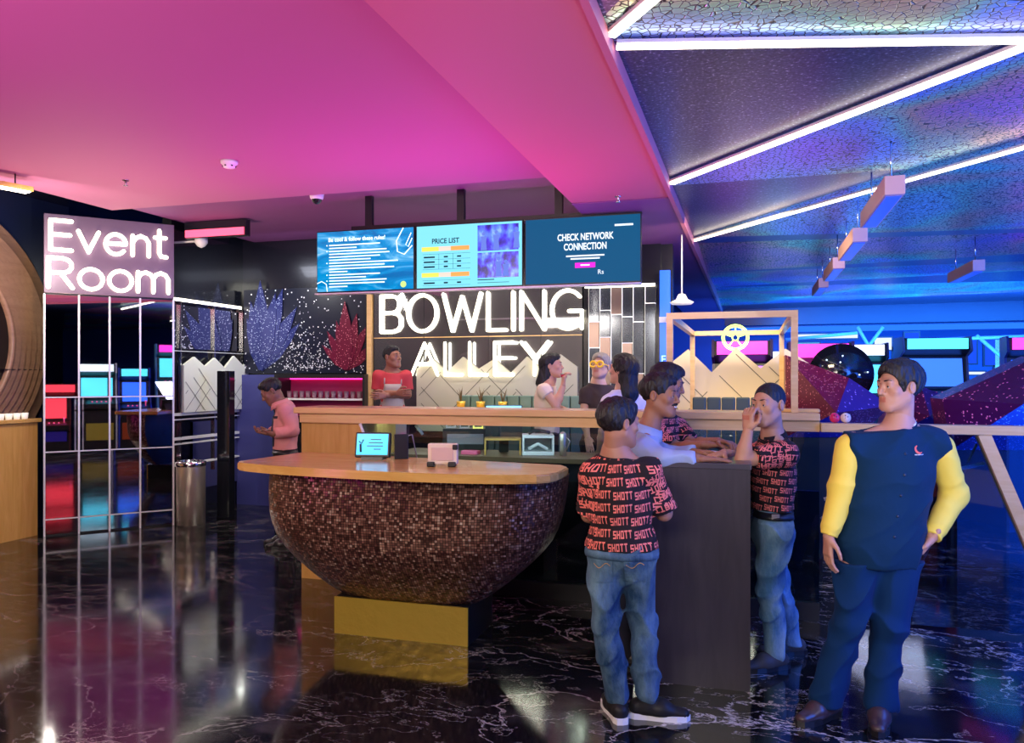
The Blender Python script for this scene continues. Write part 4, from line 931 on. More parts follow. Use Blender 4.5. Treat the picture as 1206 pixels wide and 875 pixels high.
for px, py, qx, qy in ((1010, 385, 1030, 420), (1040, 385, 1010, 425), (1150, 395, 1185, 425), (1186, 395, 1186, 440), (925, 400, 1010, 392), (1100, 400, 1206, 396)):
    a, b = on(px, 16.5, 0), on(qx, 16.5, 0); a.z = CH+(HY-py)/F*a.dot(FWD); b.z = CH+(HY-qy)/F*b.dot(FWD); MB().tube([a, b], .035, 6).build('truss_bar', M['grey'], e)
# ============================================================ people : signed distance bodies
class Field:
    def __init__(s, lo, hi, h):
        s.lo = np.array(lo, float); s.h = h; s.n = np.ceil((np.array(hi)-s.lo)/h).astype(int)+1
        s.v = np.full(s.n, 1.0, np.float32); s.ax = [s.lo[i]+h*np.arange(s.n[i]) for i in range(3)]
    def sub(s, lo, hi):
        a = np.clip(np.floor((lo-s.lo)/s.h).astype(int), 0, s.n-1); b = np.clip(np.ceil((hi-s.lo)/s.h).astype(int)+1, 1, s.n)
        if (b <= a).any(): return None
        sl = tuple(slice(a[i], b[i]) for i in range(3))
        X, Y, Z = np.meshgrid(*[s.ax[i][sl[i]].astype(np.float32) for i in range(3)], indexing='ij', sparse=True); return sl, X, Y, Z
    def _comb(s, sl, d, k, op):
        v = s.v[sl]
        if op == 'u':
            if k <= 0: s.v[sl] = np.minimum(v, d)
            else:
                h = np.clip(.5+.5*(v-d)/k, 0, 1); s.v[sl] = v*(1-h)+d*h-k*h*(1-h)
        else:
            d = -d
            if k <= 0: s.v[sl] = np.maximum(v, d)
            else:
                h = np.clip(.5-.5*(v-d)/k, 0, 1); s.v[sl] = v*(1-h)+d*h+k*h*(1-h)
    def ell(s, c, r, R=None, k=.02, op='u'):
        c = np.array(c, float); r = np.array(r, float); m = max(r)+k+.03
        g = s.sub(c-m, c+m)
        if g is None: return s
        sl, X, Y, Z = g; x, y, z = X-c[0], Y-c[1], Z-c[2]
        if R is not None:
            R = np.array(R, float); x, y, z = (R[0, i]*x+R[1, i]*y+R[2, i]*z for i in range(3))
        k0 = np.sqrt((x/r[0])**2+(y/r[1])**2+(z/r[2])**2); k1 = np.sqrt((x/r[0]**2)**2+(y/r[1]**2)**2+(z/r[2]**2)**2)
        s._comb(sl, (k0*(k0-1)/np.maximum(k1, 1e-4)).astype(np.float32), k, op); return s
    def cone(s, a, b, r1, r2, k=.02, op='u', flat=None):
        """flat = (unit dir, ratio): thinner along dir"""
        a = np.array(a, float); b = np.array(b, float); m = max(r1, r2)+k+.03
        g = s.sub(np.minimum(a, b)-m, np.maximum(a, b)+m)
        if g is None: return s
        sl, X, Y, Z = g; ab = b-a; L = max(ab@ab, 1e-9)
        x, y, z = X-a[0], Y-a[1], Z-a[2]; t = np.clip((x*ab[0]+y*ab[1]+z*ab[2])/L, 0, 1)
        qx, qy, qz = x-t*ab[0], y-t*ab[1], z-t*ab[2]; r = r1+(r2-r1)*t
        if flat is not None:
            u, q = flat; u = np.array(u, float); u = u/np.linalg.norm(u); dd = qx*u[0]+qy*u[1]+qz*u[2]; e = dd*(1/q-1)
            D = np.sqrt((qx+e*u[0])**2+(qy+e*u[1])**2+(qz+e*u[2])**2)-r; D = D*np.where(D < 0, 1, (q+1)/2)
        else: D = np.sqrt(qx*qx+qy*qy+qz*qz)-r
        s._comb(sl, D.astype(np.float32), k, op); return s
    def plane(s, p, n, k=.0):
        """cut away everything on the side n points to"""
        p = np.array(p, float); n = np.array(n, float); n = n/np.linalg.norm(n)
        X, Y, Z = np.meshgrid(*[a.astype(np.float32) for a in s.ax], indexing='ij', sparse=True)
        d = (X-p[0])*n[0]+(Y-p[1])*n[1]+(Z-p[2])*n[2]; s.v = np.maximum(s.v, d.astype(np.float32)); return s
    def merge(s, o, k=.01):
        h = np.clip(.5+.5*(s.v-o.v)/k, 0, 1); s.v = s.v*(1-h)+o.v*h-k*h*(1-h); return s
    def clone(s):
        o = Field.__new__(Field); o.lo, o.h, o.n, o.ax = s.lo, s.h, s.n, s.ax; o.v = np.full(s.n, 1.0, np.float32); return o
    def wrinkle(s, amp, sx, sy, sz, seed=0):
        X, Y, Z = np.meshgrid(*[a.astype(np.float32) for a in s.ax], indexing='ij', sparse=True)
        a1 = Z*sz+1.9*np.sin(Y*sy*.55+X*sx*.45+seed)+1.2*np.sin(X*sx*.8-Z*sz*.3+seed*1.7); a2 = X*sx*1.1+Y*sy*.6-Z*sz*.55+1.5*np.sin(Z*sz*.4+seed*2.3)
        mk = .5+.5*np.sin(X*sx*.35+Z*sz*.28+Y*sy*.3+seed*.9)
        w_ = (1-np.abs(np.sin(a1*.5)))**1.6*2*mk+(1-np.abs(np.sin(a2*.6+seed)))**1.8*1.6*(1-mk)-.9
        s.v = s.v-amp*w_.astype(np.float32); return s
    def mesh(s):
        v = s.v.copy(); v[0] = v[-1] = 1; v[:, 0] = v[:, -1] = 1; v[:, :, 0] = v[:, :, -1] = 1
        n = v.shape; S = v < 0; c = [S[i:n[0]-1+i, j:n[1]-1+j, k:n[2]-1+k] for i in (0, 1) for j in (0, 1) for k in (0, 1)]
        tot = sum(x.astype(np.int8) for x in c); act = (tot > 0) & (tot < 8); idx = np.argwhere(act)
        ids = np.full(act.shape, -1, np.int64); ids[tuple(idx.T)] = np.arange(len(idx))
        acc = np.zeros((len(idx), 3)); cnt = np.zeros(len(idx)); offs = [(i, j, k) for i in (0, 1) for j in (0, 1) for k in (0, 1)]
        for p in range(8):
            for q in range(p+1, 8):
                A, B = np.array(offs[p]), np.array(offs[q])
                if abs(A-B).sum() != 1: continue
                va = v[tuple((idx+A).T)]; vb = v[tuple((idx+B).T)]; m = (va < 0) != (vb < 0)
                t = np.where(m, va/np.where(m, va-vb, 1), 0); acc[m] += (A+(B-A)*t[:, None])[m]; cnt[m] += 1
        V = s.lo+(idx+acc/cnt[:, None])*s.h; Q = []
        for ax in range(3):
            o1, o2 = [(1, 2), (2, 0), (0, 1)][ax]
            sa = [slice(1, -1)]*3; sa[ax] = slice(0, n[ax]-1); sb = [slice(1, -1)]*3; sb[ax] = slice(1, n[ax])
            a, b = S[tuple(sa)], S[tuple(sb)]; ed = np.argwhere(a != b); org = np.array([1, 1, 1]); org[ax] = 0; ed = ed+org
            e1 = np.zeros(3, int); e1[o1] = 1; e2 = np.zeros(3, int); e2[o2] = 1
            q = np.stack([ids[tuple((ed-e1-e2).T)], ids[tuple((ed-e2).T)], ids[tuple(ed.T)], ids[tuple((ed-e1).T)]], 1)
            fl = S[tuple(ed.T)]; q[~fl] = q[~fl][:, ::-1]; Q.append(q)
        return V, np.concatenate(Q)
def np_obj(name, parts, mats, parent, color_fn=None):
    Vs, Qs, off = [], [], 0
    for V, Q in parts: Vs.append(V); Qs.append(Q+off); off += len(V)
    V = np.concatenate(Vs); Q = np.concatenate(Qs)
    me = bpy.data.meshes.new(name); me.vertices.add(len(V)); me.vertices.foreach_set('co', V.ravel())
    me.loops.add(len(Q)*4); me.loops.foreach_set('vertex_index', Q.ravel()); me.polygons.add(len(Q)); me.polygons.foreach_set('loop_start', np.arange(len(Q))*4)
    me.update(calc_edges=True); me.validate()
    o = link(name, me, mats, parent, True)
    if color_fn is not None and len(me.polygons) == len(Q):
        c = V[Q].mean(1); me.polygons.foreach_set('material_index', color_fn(c).astype(np.int32))
    return o
def nrm(v): v = np.array(v, float); return v/np.linalg.norm(v)
def basis(f, up=(0, 0, 1)):
    """columns: right-hand x, back y (= -f), up z"""
    y = -nrm(f); x = nrm(np.cross(y, nrm(up))); z = np.cross(x, y); return np.stack([x, y, z], 1)
def bbox(pts, m): pts = np.array(pts); return pts.min(0)-m, pts.max(0)+m
PM = {}
def cloth(name, c, rough=.8, st=.35, sc=9): 
    if name not in PM: PM[name] = mat(name, c, rough, bump=(sc, st, (1, 1, .6)), sheen=.02, spec=.2)
    return PM[name]
def skinm(name, c):
    if name not in PM:
        PM[name] = mat(name, c, .48, spec=.4); b = PM[name].node_tree.nodes['Principled BSDF']
        b.inputs['Subsurface Weight'].default_value = .12; b.inputs['Subsurface Radius'].default_value = (.02, .008, .004)
    return PM[name]
def hairm(name, c):
    if name not in PM: PM[name] = mat(name, c, .5, bump=(55, .8, (1, 1, .25)))
    return PM[name]
def hand_field(wr, d, n, side, curl, L=.18, h=.0032, spread=.0):
    """wr wrist, d finger direction, n palm normal, side: unit towards the thumb"""
    d = nrm(d); n = nrm(np.array(n)-d*np.dot(n, d)); t = np.cross(d, n); t = t if np.dot(t, side) > 0 else -t
    s = L/.18; wr = np.array(wr, float); F_ = Field(*bbox([wr-d*.02, wr+d*.2*s], .11*s+.02), h)
    pe = wr+d*.085*s
    F_.cone(wr-d*.03, wr+d*.015, .026*s, .027*s, .01, flat=(n, .75))
    for k, o in enumerate((.026, .009, -.009, -.025)):
        F_.cone(wr+d*.02*s+t*o*.7*s, pe+t*o*s, .0145*s, .0115*s, .012, flat=(n, .95))
    lens = [(.040, .024, .019), (.044, .028, .021), (.041, .026, .020), (.032, .019, .017)]
    for k, o in enumerate((.029, .0098, -.0098, -.028)):
        p = pe+t*o*s; ang = curl*.55; dirn = d+t*(spread*(1.5-k)*.12)
        for j, l in enumerate(lens[k]):
            v = nrm(dirn)*math.cos(ang)+n*math.sin(ang); q = p+v*l*s; r_ = (.0092, .0084, .0076)[j]*s
            F_.cone(p, q, r_, r_*.92, .003 if j == 0 else .0015); p = q; ang += curl*(.95 if j == 0 else .7)
    p = wr+d*.022*s+t*.024*s+n*.004; tv_ = nrm(t*.75+d*.65+n*.25); q = p+tv_*.042*s; F_.cone(p, q, .015*s, .0105*s, .01)
    tv2_ = nrm(d*.85+t*(.35-curl*.35)+n*(.2+curl*.35)); q2 = q+tv2_*.030*s; F_.cone(q, q2, .0102*s, .009*s, .003)
    tv3_ = nrm(d*.8-t*curl*.5+n*(.2+curl*.4)); F_.cone(q2, q2+tv3_*.024*s, .0092*s, .008*s, .002)
    return F_
def head_field(c, f, up, s, h, fem=False, nose=1.0, jaw=1.0, nk=None):
    B = basis(f, up)
    def W(p): return np.array(c)+B @ (np.array(p, float)*s)
    F_ = Field(*bbox([c]+([nk] if nk is not None else []), .165*s), h)
    F_.ell(W((0, .014, .034)), np.array((.073, .092, .082))*s, B, .01)
    F_.ell(W((0, -.028, -.020)), np.array((.058, .060, .086))*s, B, .03)
    F_.ell(W((0, -.030, -.068)), np.array((.050*jaw, .050, .040))*s, B, .03)
    F_.ell(W((0, -.072, -.094)), np.array((.022, .018, .018))*s, B, .025)
    for x in (-1, 1):
        F_.cone(W((x*.050, .002, -.045)), W((x*.020, -.066, -.094)), .020*s*jaw, .016*s, .03)
        F_.ell(W((x*.042, -.060, -.018)), np.array((.020, .016, .018))*s, B, .025)
    F_.cone(W((-.034, -.080, .026)), W((.034, -.080, .026)), .012*s, .012*s, .018)
    for x in (-1, 1): F_.ell(W((x*.031, -.0935, .006)), np.array((.017, .013, .012))*s, B, .012, 's')
    for x in (-1, 1): F_.ell(W((x*.031, -.0750, .004)), np.array((.0155, .0135, .0115))*s, B, .003); F_.ell(W((x*.031, -.0768, .0125)), np.array((.0165, .0135, .0085))*s, B, .002)
    F_.cone(W((0, -.083, .018)), W((0, -.106*nose, -.026)), .0085*s, .0115*s, .008)
    for x in (-1, 1): F_.ell(W((x*.013, -.092, -.030)), np.array((.009, .011, .008))*s, B, .006)
    F_.ell(W((0, -.076, -.056)), np.array((.030, .018, .024))*s, B, .015)
    F_.cone(W((-.019, -.087, -.0515)), W((.019, -.087, -.0515)), .0055*s, .0055*s, .004); F_.cone(W((0, -.0925, -.0505)), W((0, -.0925, -.0505)), .005*s, .005*s, .006)
    F_.cone(W((-.016, -.087, -.0635)), W((.016, -.087, -.0635)), .0065*s, .0065*s, .004)
    for x in (-1, 1):
        F_.ell(W((x*.077, .012, .0)), np.array((.0075, .018, .031))*s, B, .006); F_.ell(W((x*.083, .008, .002)), np.array((.006, .009, .018))*s, B, .003, 's')
    if nk is not None: F_.cone(W((0, .020, -.055)), nk, .054*s*(.84 if fem else 1), .058*s*(.86 if fem else 1), .025)
    return F_, W, B
def person(label, px, d, J, head, skin, top, bottom, shoes=None, hands=None, hair='short', H=6.5, haircol=(.006, .006, .008), waist=1.0, extra=None, facial=None, zoff=0, rootpx=None):
    """J: joints as (px, py, dd): photo pixel and depth offset from d; everything is turned into metres here"""
    C0 = P(px, d, z=zoff); e = empty('person', C0, TH, label, 'person')
    def W3(j):
        x, y, dd = j; D = d+dd; return np.array(((x-CX)/F*D-(px-CX)/F*d, dd, CH+(HY-y)/F*D-zoff))
    K = {k: W3(v) for k, v in J.items()}
    h = H/1000; fem = head.get('fem', False)
    pel = (K["hipL"]+K["hipR"])/2; nk = K['neck']; sh = (K['shL']+K['shR'])/2
    xax = nrm(K['shL']-K['shR']); zax = nrm(sh-pel); yax = nrm(np.cross(zax, xax)); xax = np.cross(yax, zax); TB = np.stack([xax, yax, zax], 1)
    hx = nrm(K['hipL']-K['hipR']); hy = nrm(np.cross(np.array((0, 0, 1.)), hx)); HB = np.stack([hx, hy, np.cross(hx, hy)], 1)
    sw = np.linalg.norm(K['shL']-K['shR']); TL = np.linalg.norm(sh-pel)
    hc = K['head']; hs = head.get('s', 1.0)
    allp = list(K.values())
    lo, hi = bbox(allp, .19); lo[2] = max(lo[2], -.02)
    cw = sw*.44; bulk = head.get('bulk', 1.0)
    def torso(F_, g, k=.05, hips=True):
        F_.ell(pel+zax*TL*.00, (.160*bulk+g, .108*bulk+g, .13+g), HB, k)
        F_.ell(pel+zax*TL*.36-yax*.004, (cw*.86*bulk+g, .098*bulk+g, .18+g), TB, k)
        F_.ell(pel+zax*TL*.72, (cw*1.0+g, .108+g, TL*.36+g), TB, k)
        F_.cone(K['shL']-zax*.015-xax*.02, K['shR']-zax*.015+xax*.02, .052+g, .052+g, k, flat=(yax, .95))
        for q_ in 'LR': F_.cone(nk-zax*.004, K['sh'+q_]+zax*.006, .046+g*.6, .040+g, .04)
        F_.cone(sh+zax*.02, nk+(nk-sh)*.1, .070+g*.5, .058+g*.5, .05)
        if fem:
            for s_ in (-1, 1): F_.ell(pel+zax*TL*.70-yax*.075+xax*s_*.065, (.055+g, .045+g, .05+g), TB, .03)
    def arm(F_, S, g, t0=0, t1=1, fore=True, k=.025):
        a, b, c = K['sh'+S], K['el'+S], K['wr'+S]
        q = b if t1 >= 1 else a+(b-a)*t1
        F_.cone(a, q, .048*bulk+g, (.048+(.038-.048)*t1)*bulk+g, k)
        if fore:
            F_.cone(b, b+(c-b)*.35, .037+g, .038+g, .02); F_.cone(b+(c-b)*.35, c, .038+g, .027+g*.9, .02)
    def legs(F_, g, k=.04, ankle=True, flare=0):
        for S in 'LR':
            a, b, c = K['hip'+S], K['kn'+S], K['an'+S]; bk = nrm(np.cross(hx, (0, 0, 1)))
            bkv = -np.cross(np.array((0, 0, 1.)), hx)
            F_.cone(a-np.array((0, 0, .03)), b, .088*bulk+g, .056+g*1.1, k); m_ = b+(c-b)*.35+hy*.014
            F_.cone(b, m_, .055+g*1.1, .055+g, .03); F_.cone(m_, c, .055+g, .038+g+flare, .03)
    sk = skinm('skin_'+skin[0], skin[1]); lip = skinm('lip_'+skin[0], tuple(np.array(skin[1])*np.array((.95, .62, .62))))
    # continuous body
    FB = Field(lo, hi, max(h, .008)); torso(FB, -.012); legs(FB, -.008); arm(FB, 'L', 0); arm(FB, 'R', 0); FB.cone(sh+zax*.02, nk+(hc-nk)*.35, .054, .054, .03)
    hh = .0040 if hs*F/d > 140 else .0065
    FH, W, B = head_field(hc, head['f'], head.get('up', (0, 0, 1)), hs, hh, fem, head.get('nose', 1), head.get('jaw', 1), nk)
    parts = [FB.mesh(), FH.mesh()]
    for S in 'LR':
        if hands and S in hands:
            hd = hands[S]; a, b = K['el'+S], K['wr'+S]; dirn = np.array(hd.get('d', nrm(b-a)), float)
            parts.append(hand_field(b, dirn, hd['n'], hd['t'], hd.get('c', .3), hd.get('L', .18), .0035 if d < 5.5 else .0055, hd.get('spread', .3)).mesh())
    Bi = B.T
    def colf(c):
        q = ((c-hc) @ B)/hs
        m = (abs(q[:, 0]) < .022) & (q[:, 1] < -.078) & (q[:, 2] > -.070) & (q[:, 2] < -.0465); return m.astype(int)
    np_obj('body', parts, [sk, lip], e, colf)
    # eyes, brows
    for x in (-1, 1):
        mb = MB(); mb.sphere(W((x*.031, -.0785, .004)), .0108*hs, 14); mb.build('eyeball', em_white, e)
        nd = W((x*.031, -.0870, .0035)); mb = MB(); mb.sphere(nd, .0052*hs, 10); mb.build('iris', M['black'], e)
        pts = [W((x*(.012+.036*t), -.0935+.013*t*t, .0285+.004*math.sin(t*2.6))) for t in np.linspace(0, 1, 6)]
        MB().tube(pts, .004*hs, 6, rr=[.002*hs, .0034*hs, .0036*hs, .0032*hs, .0024*hs, .001*hs]).build('eyebrow', hairm('hair_black', haircol), e)
    hm = hairm('hair_'+head.get('hn', 'black'), haircol)
    # hair
    HF = Field(*bbox([hc], .17*hs), hh)
    if hair != 'buzz':
        v = head.get('vol', 1.0)
        HF.ell(W((0, .020, .042)), np.array((.080*v, .098*v, .086*v))*hs, B, .01)
        HF.ell(W((0, -.020, .085)), np.array((.062, .070, .034*v))*hs, B, .03)
    else: HF.ell(W((0, .016, .037)), np.array((.0765, .0955, .086))*hs, B, .01)
    # face opening and nape
    HF.ell(W((0, -.107, -.022)), np.array((.096, .085, .101 if hair == 'buzz' else .094))*hs, B, .008, 's')
    if hair in ('short', 'buzz'):
        for x in (-1, 1): HF.ell(W((x*.085, .006, -.006)), np.array((.030, .022, .034))*hs, B, .006, 's')
        HF.plane(W((0, .05, -.052)), -B[:, 2]+B[:, 1]*-.25)
    if hair == 'long':
        HF.cone(W((0, .055, .02)), W((0, .085, -.20)), .075*hs, .055*hs, .04); HF.v = HF.v
    HF.wrinkle(.0032 if hair != 'buzz' else .0005, 120, 130, 60, px % 7)
    hp = [HF.mesh()]
    if hair == 'long':
        L2_ = Field(*bbox([W((0, .06, 0)), W((0, .10, -.34))], .14), .007)
        L2_.cone(W((0, .045, .0)), W((0, .085, -.16)), .082*hs, .075*hs, .02); L2_.cone(W((0, .085, -.16)), W((.0, .085, -.32)), .075*hs, .035*hs, .03); L2_.wrinkle(.004, 110, 110, 30, 1); hp = [HF.mesh(), L2_.mesh()]
    np_obj('hair', hp, [hm], e)
    if facial == 'moustache':
        MB().tube([W((x*.034, -.083-.0185*(1-abs(x))**.7, -.0405-.008*abs(x)**2)) for x in np.linspace(-1, 1, 9)], .005, 6, rr=[.002]+[.0058*hs]*7+[.002]).build('moustache', hm, e)
        MB().tube([W((x*.018, -.0955+.004*x*x, -.0575+.003*x*x)) for x in np.linspace(-1, 1, 7)], .0042*hs, 6).build('teeth', M['white'], e)
    if facial == 'goatee':
        MB().tube([W((x*.024, -.088-.010*(1-abs(x)), -.042-.004*abs(x))) for x in np.linspace(-1, 1, 7)], .0025, 6).build('moustache', hm, e)
    # top garment
    g = top.get('g', .014); FT = Field(lo, hi, h); torso(FT, g)
    if top.get('box'): FT.cone(sh-zax*.17, pel-np.array((0, 0, .02)), cw*top['box'], cw*top['box']*.98, .05, flat=(yax, .68))
    if top.get('skirt'): FT.cone(pel, pel-np.array((0, 0, top['skirt'])), .15*bulk, .155*bulk, .05, flat=(hy, .74))
    hem = W3((px, top['hem'], 0))[2]
    FT.plane((0, 0, hem), (0, 0, -1)); nb = W((0, .02, -.075)); ncut = top.get('ncut', -.012)
    FT.plane(nk+nrm(hc-nk)*ncut, nrm(hc-nk)*1.0+np.array((0, 0, .4)))
    if 'under' in top:
        for S in 'LR':
            ou = nrm(K['sh'+S]-sh); pc = K['sh'+S]+ou*.030; X, Y, Z = np.meshgrid(*[q.astype(np.float32) for q in FT.ax], indexing='ij', sparse=True)
            dd_ = (X-pc[0])*ou[0]+(Y-pc[1])*ou[1]+(Z-pc[2])*ou[2]; FT.v = np.where(Z > sh[2]-.24, np.maximum(FT.v, dd_), FT.v)
    if top.get('sleeve'):
        for S in 'LR':
            FS = FT.clone(); a, b, c = K['sh'+S], K['el'+S], K['wr'+S]; sl = top['sleeve']
            if sl < 1:
                FS.cone(a, b, .056*bulk+g*.6, .053*bulk+g*1.0, .02); cutp = a+(b-a)*sl; FS.plane(cutp, b-a)
            else:
                FS.cone(a, b, .052*bulk+g*.8, .046+g, .02); FS.cone(b, b+(c-b)*.8, .045+g, .036+g, .02); FS.cone(b+(c-b)*.8, c, .034+g, .033+g*.7, .01); FS.plane(a+(c-b)*0+(b-a)+(c-b)*.97, c-b)
            FT.merge(FS, .03)
    FT.wrinkle(top.get('wr', .0022), 26, 30, 38, px % 11)
    shirt = np_obj(top.get('name', 'shirt'), [FT.mesh()], [top['m']], e)
    if 'under' in top:   # sleeves of a second garment worn below
        u = top['under']
        for S in 'LR':
            FS = Field(*bbox([K['sh'+S], K['el'+S], K['wr'+S]], .10), h); a, b, c = K['sh'+S], K['el'+S], K['wr'+S]
            ou = nrm(a-sh); FS.cone(a-zax*.020+ou*.010, b, .066, .061, .02); FS.cone(b, b+(c-b)*.78, .062, .050, .03); FS.cone(b+(c-b)*.80, c, .043, .041, .012)
            FS.plane(c, c-b); FS.wrinkle(.0026, 30, 34, 60, 3); np_obj(u['name'], [FS.mesh()], [u['m']], e)
    FL = Field((lo[0], lo[1], lo[2]), (hi[0], hi[1], pel[2]+.18), h)
    FL.ell(pel, (.158*bulk+.006, .106*bulk+.008, .13), HB, .04); FL.cone(pel, pel+zax*.12, .128*bulk, .12*bulk, .03, flat=(hy, .78)); legs(FL, bottom.get('g', .012), flare=bottom.get('flare', .01))
    FL.plane((0, 0, W3((px, bottom['top'], 0))[2]), (0, 0, 1)); FL.plane((0, 0, .055), (0, 0, -1)); FL.wrinkle(bottom.get('wr', .0025), 30, 34, 30, 5)
    trousers = np_obj(bottom.get('name', 'trousers'), [FL.mesh()], [bottom['m']], e)
    if shoes:
        for S in 'LR':
            a = K['an'+S]; f = nrm(np.array((*shoes[S], 0.))); q = np.array((-f[1], f[0], 0)); z0 = 0.0; p0 = np.array((a[0], a[1], 0))
            FS = Field(*bbox([p0-f*.1, p0+f*.24, p0+np.array((0, 0, .1))], .06), .0045)
            flo = (np.array((0, 0, 1.)), .62)
            FS.cone(p0-f*.045+(0, 0, .048), p0+f*.07+(0, 0, .050), .042, .046, .02); FS.cone(p0+f*.06+(0, 0, .040), p0+f*.165+(0, 0, .030), .046, .034, .03, flat=(np.array((0, 0, 1.)), .75))
            FS.cone(p0+(0, 0, .06), p0+(0, 0, .10), .046, .044, .02); FS.plane((0, 0, .022), (0, 0, -1)); FS.plane((0, 0, .105), (0, 0, 1))
            so = np_obj('shoe', [FS.mesh()], [shoes['m']], e)
            out = [(-.092, 0), (-.088, .026), (-.06, .038), (0, .036), (.08, .046), (.14, .045), (.185, .028), (.203, 0)]; out = out+[(x, -y) for x, y in out[-2:0:-1]]
            mb = MB().prism([(p0[0]+f[0]*x+q[0]*y, p0[1]+f[1]*x+q[1]*y) for x, y in out], .0, .028, axis='z'); mb.build('sole', shoes['sole'], so)
            for k in range(4): 
                t_ = .045+.024*k; mb = MB().tube([p0+f*t_+q*y+np.array((0, 0, .098-.012*k-abs(y)*.3)) for y in (-.022, 0, .022)], .0028, 5); mb.build('lace', shoes.get('lace', M['black']), so)
    R = dict(e=e, K=K, W=W, B=B, TB=TB, HB=HB, shirt=shirt, trousers=trousers, pel=pel, sh=sh, nk=nk, hc=hc, hs=hs, W3=W3, hm=hm, zax=zax)
    if extra: extra(R)
    return R
em_white = mat('eye_white', (.50, .46, .44), .45)
def bvh(o): me = o.data; return BVHTree.FromPolygons([v.co.copy() for v in me.vertices], [tuple(p.vertices) for p in me.polygons])
def band(R, obj, z0, z1, th, name, m, center=None, off=.002, n=48, a0=0, a1=2*pi, tilt=None):
    """belt or collar that follows a garment"""
    bv = bvh(obj); c = Vector(center if center is not None else R['pel']); mb = MB(); rows = []
    for z in np.linspace(z0, z1, 3):
        row = []
        for k in range(n+1):
            a = a0+(a1-a0)*k/n; dv = Vector((math.cos(a), math.sin(a), 0)); hit = bv.ray_cast(Vector((c.x, c.y, z))+dv*.6, -dv)
            r_ = (hit[0]-Vector((c.x, c.y, z))).length if hit[0] is not None and hit[3] < .59 else .13
            row.append((r_, dv, z))
        rr = [q[0] for q in row]; full = abs(a1-a0-2*pi) < .01
        for _ in range(3): rr = [(rr[(i-1) % n if full else max(i-1, 0)]+rr[i]*2+rr[(i+1) % n if full else min(i+1, n)])/4 for i in range(n+1)]
        rows.append([(Vector((c.x, c.y, z))+dv*(rr[i]+off), Vector((c.x, c.y, z))+dv*(rr[i]+off+th)) for i, (r0, dv, z_) in enumerate(row)])
    bm = mb.bm; G = [[(bm.verts.new(a), bm.verts.new(b)) for a, b in row] for row in rows]
    for j in range(2):
        for i in range(n):
            for s_ in (0, 1): bm.faces.new((G[j][i][s_], G[j][i+1][s_], G[j+1][i+1][s_], G[j+1][i][s_]))
    for i in range(n):
        for j in (0, 2): bm.faces.new((G[j][i][0], G[j][i+1][0], G[j][i+1][1], G[j][i][1]))
    return mb.build(name, m, R['e'], True)
def collar(R, m, gap=.35, flap=True, r=.064, up=.020, dn=.018):
    n = nrm(R['hc']+R['B'] @ np.array((0, .02, -.06))-R['nk']); f = -R['TB'][:, 1]; f = nrm(f-n*(f@n)); s_ = np.cross(n, f); c0 = R['nk']-n*.004; mb = MB(); bm = mb.bm; G = []
    for k in range(33):
        a = gap+(2*pi-2*gap)*k/32; d = f*math.cos(a)+s_*math.sin(a); fr = max(0, math.cos(a))**2
        prof = [(r+.004, -dn), (r, up-fr*.012), (r+.006, up+.003-fr*.012)]
        if flap: prof += [(r+.026, -dn-.012-fr*.020)]
        else: prof += [(r+.012, -dn)]
        G.append([bm.verts.new(c0+d*q+n*z) for q, z in prof])
    for A, B_ in zip(G, G[1:]):
        for i in range(3): bm.faces.new((A[i], A[i+1], B_[i+1], B_[i]))
    o = mb.build('collar', m, R['e'], True); md = o.modifiers.new('s', 'SOLIDIFY'); md.thickness = .003; return o
def project(R, obj, polys, fr, to, name, m, off=.0025):
    """polys: lists of 2D points (u, v); fr(u, v) gives ray start and direction"""
    bv = bvh(obj); bm = bmesh.new()
    for poly in polys:
        vs = []
        for u, v in poly:
            o_, dv = fr(u, v); hit = bv.ray_cast(Vector(o_), Vector(dv).normalized())
            if hit[0] is None or hit[3] > to: vs = None; break
            vs.append(Vector(hit[0])-Vector(dv).normalized()*off)
        if vs is None: continue
        if max((a-b).length for a in vs for b in vs) > .06: continue
        try: bm.faces.new([bm.verts.new(p) for p in vs])
        except ValueError: pass
    me = bpy.data.meshes.new(name); bm.to_mesh(me); bm.free(); return link(name, me, m, R['e'])
LET = {'S': [(0, 0, 1, .2), (0, .4, 1, .6), (0, .8, 1, 1), (0, .5, .28, .9), (.72, .1, 1, .5)], 'H': [(0, 0, .28, 1), (.72, 0, 1, 1), (.2, .4, .8, .6)],
       'O': [(0, 0, .28, 1), (.72, 0, 1, 1), (.2, 0, .8, .2), (.2, .8, .8, 1)], 'T': [(0, .8, 1, 1), (.36, 0, .64, .85)]}
def word_polys(u, v, w_, h_, rot=0, word='SHOTT', cell=.012):
    out = []; n = len(word); cw_ = w_/(n+.22*(n-1)); ca, sa = math.cos(rot), math.sin(rot)
    for i, ch in enumerate(word):
        x0 = i*cw_*1.22
        for a, b, c, d_ in LET[ch]:
            X0, X1, Z0, Z1 = x0+a*cw_, x0+c*cw_, b*h_, d_*h_; nx = max(1, int((X1-X0)/cell+.5)); nz = max(1, int((Z1-Z0)/cell+.5))
            for p in range(nx):
                for q in range(nz):
                    xs = (X0+(X1-X0)*p/nx, X0+(X1-X0)*(p+1)/nx); zs = (Z0+(Z1-Z0)*q/nz, Z0+(Z1-Z0)*(q+1)/nz)
                    out.append([(u+x*ca-z*sa, v+x*sa+z*ca) for x, z in ((xs[0], zs[0]), (xs[1], zs[0]), (xs[1], zs[1]), (xs[0], zs[1]))])
    return out
LETTER = mat('salmon_print', (.85, .20, .17), .75)
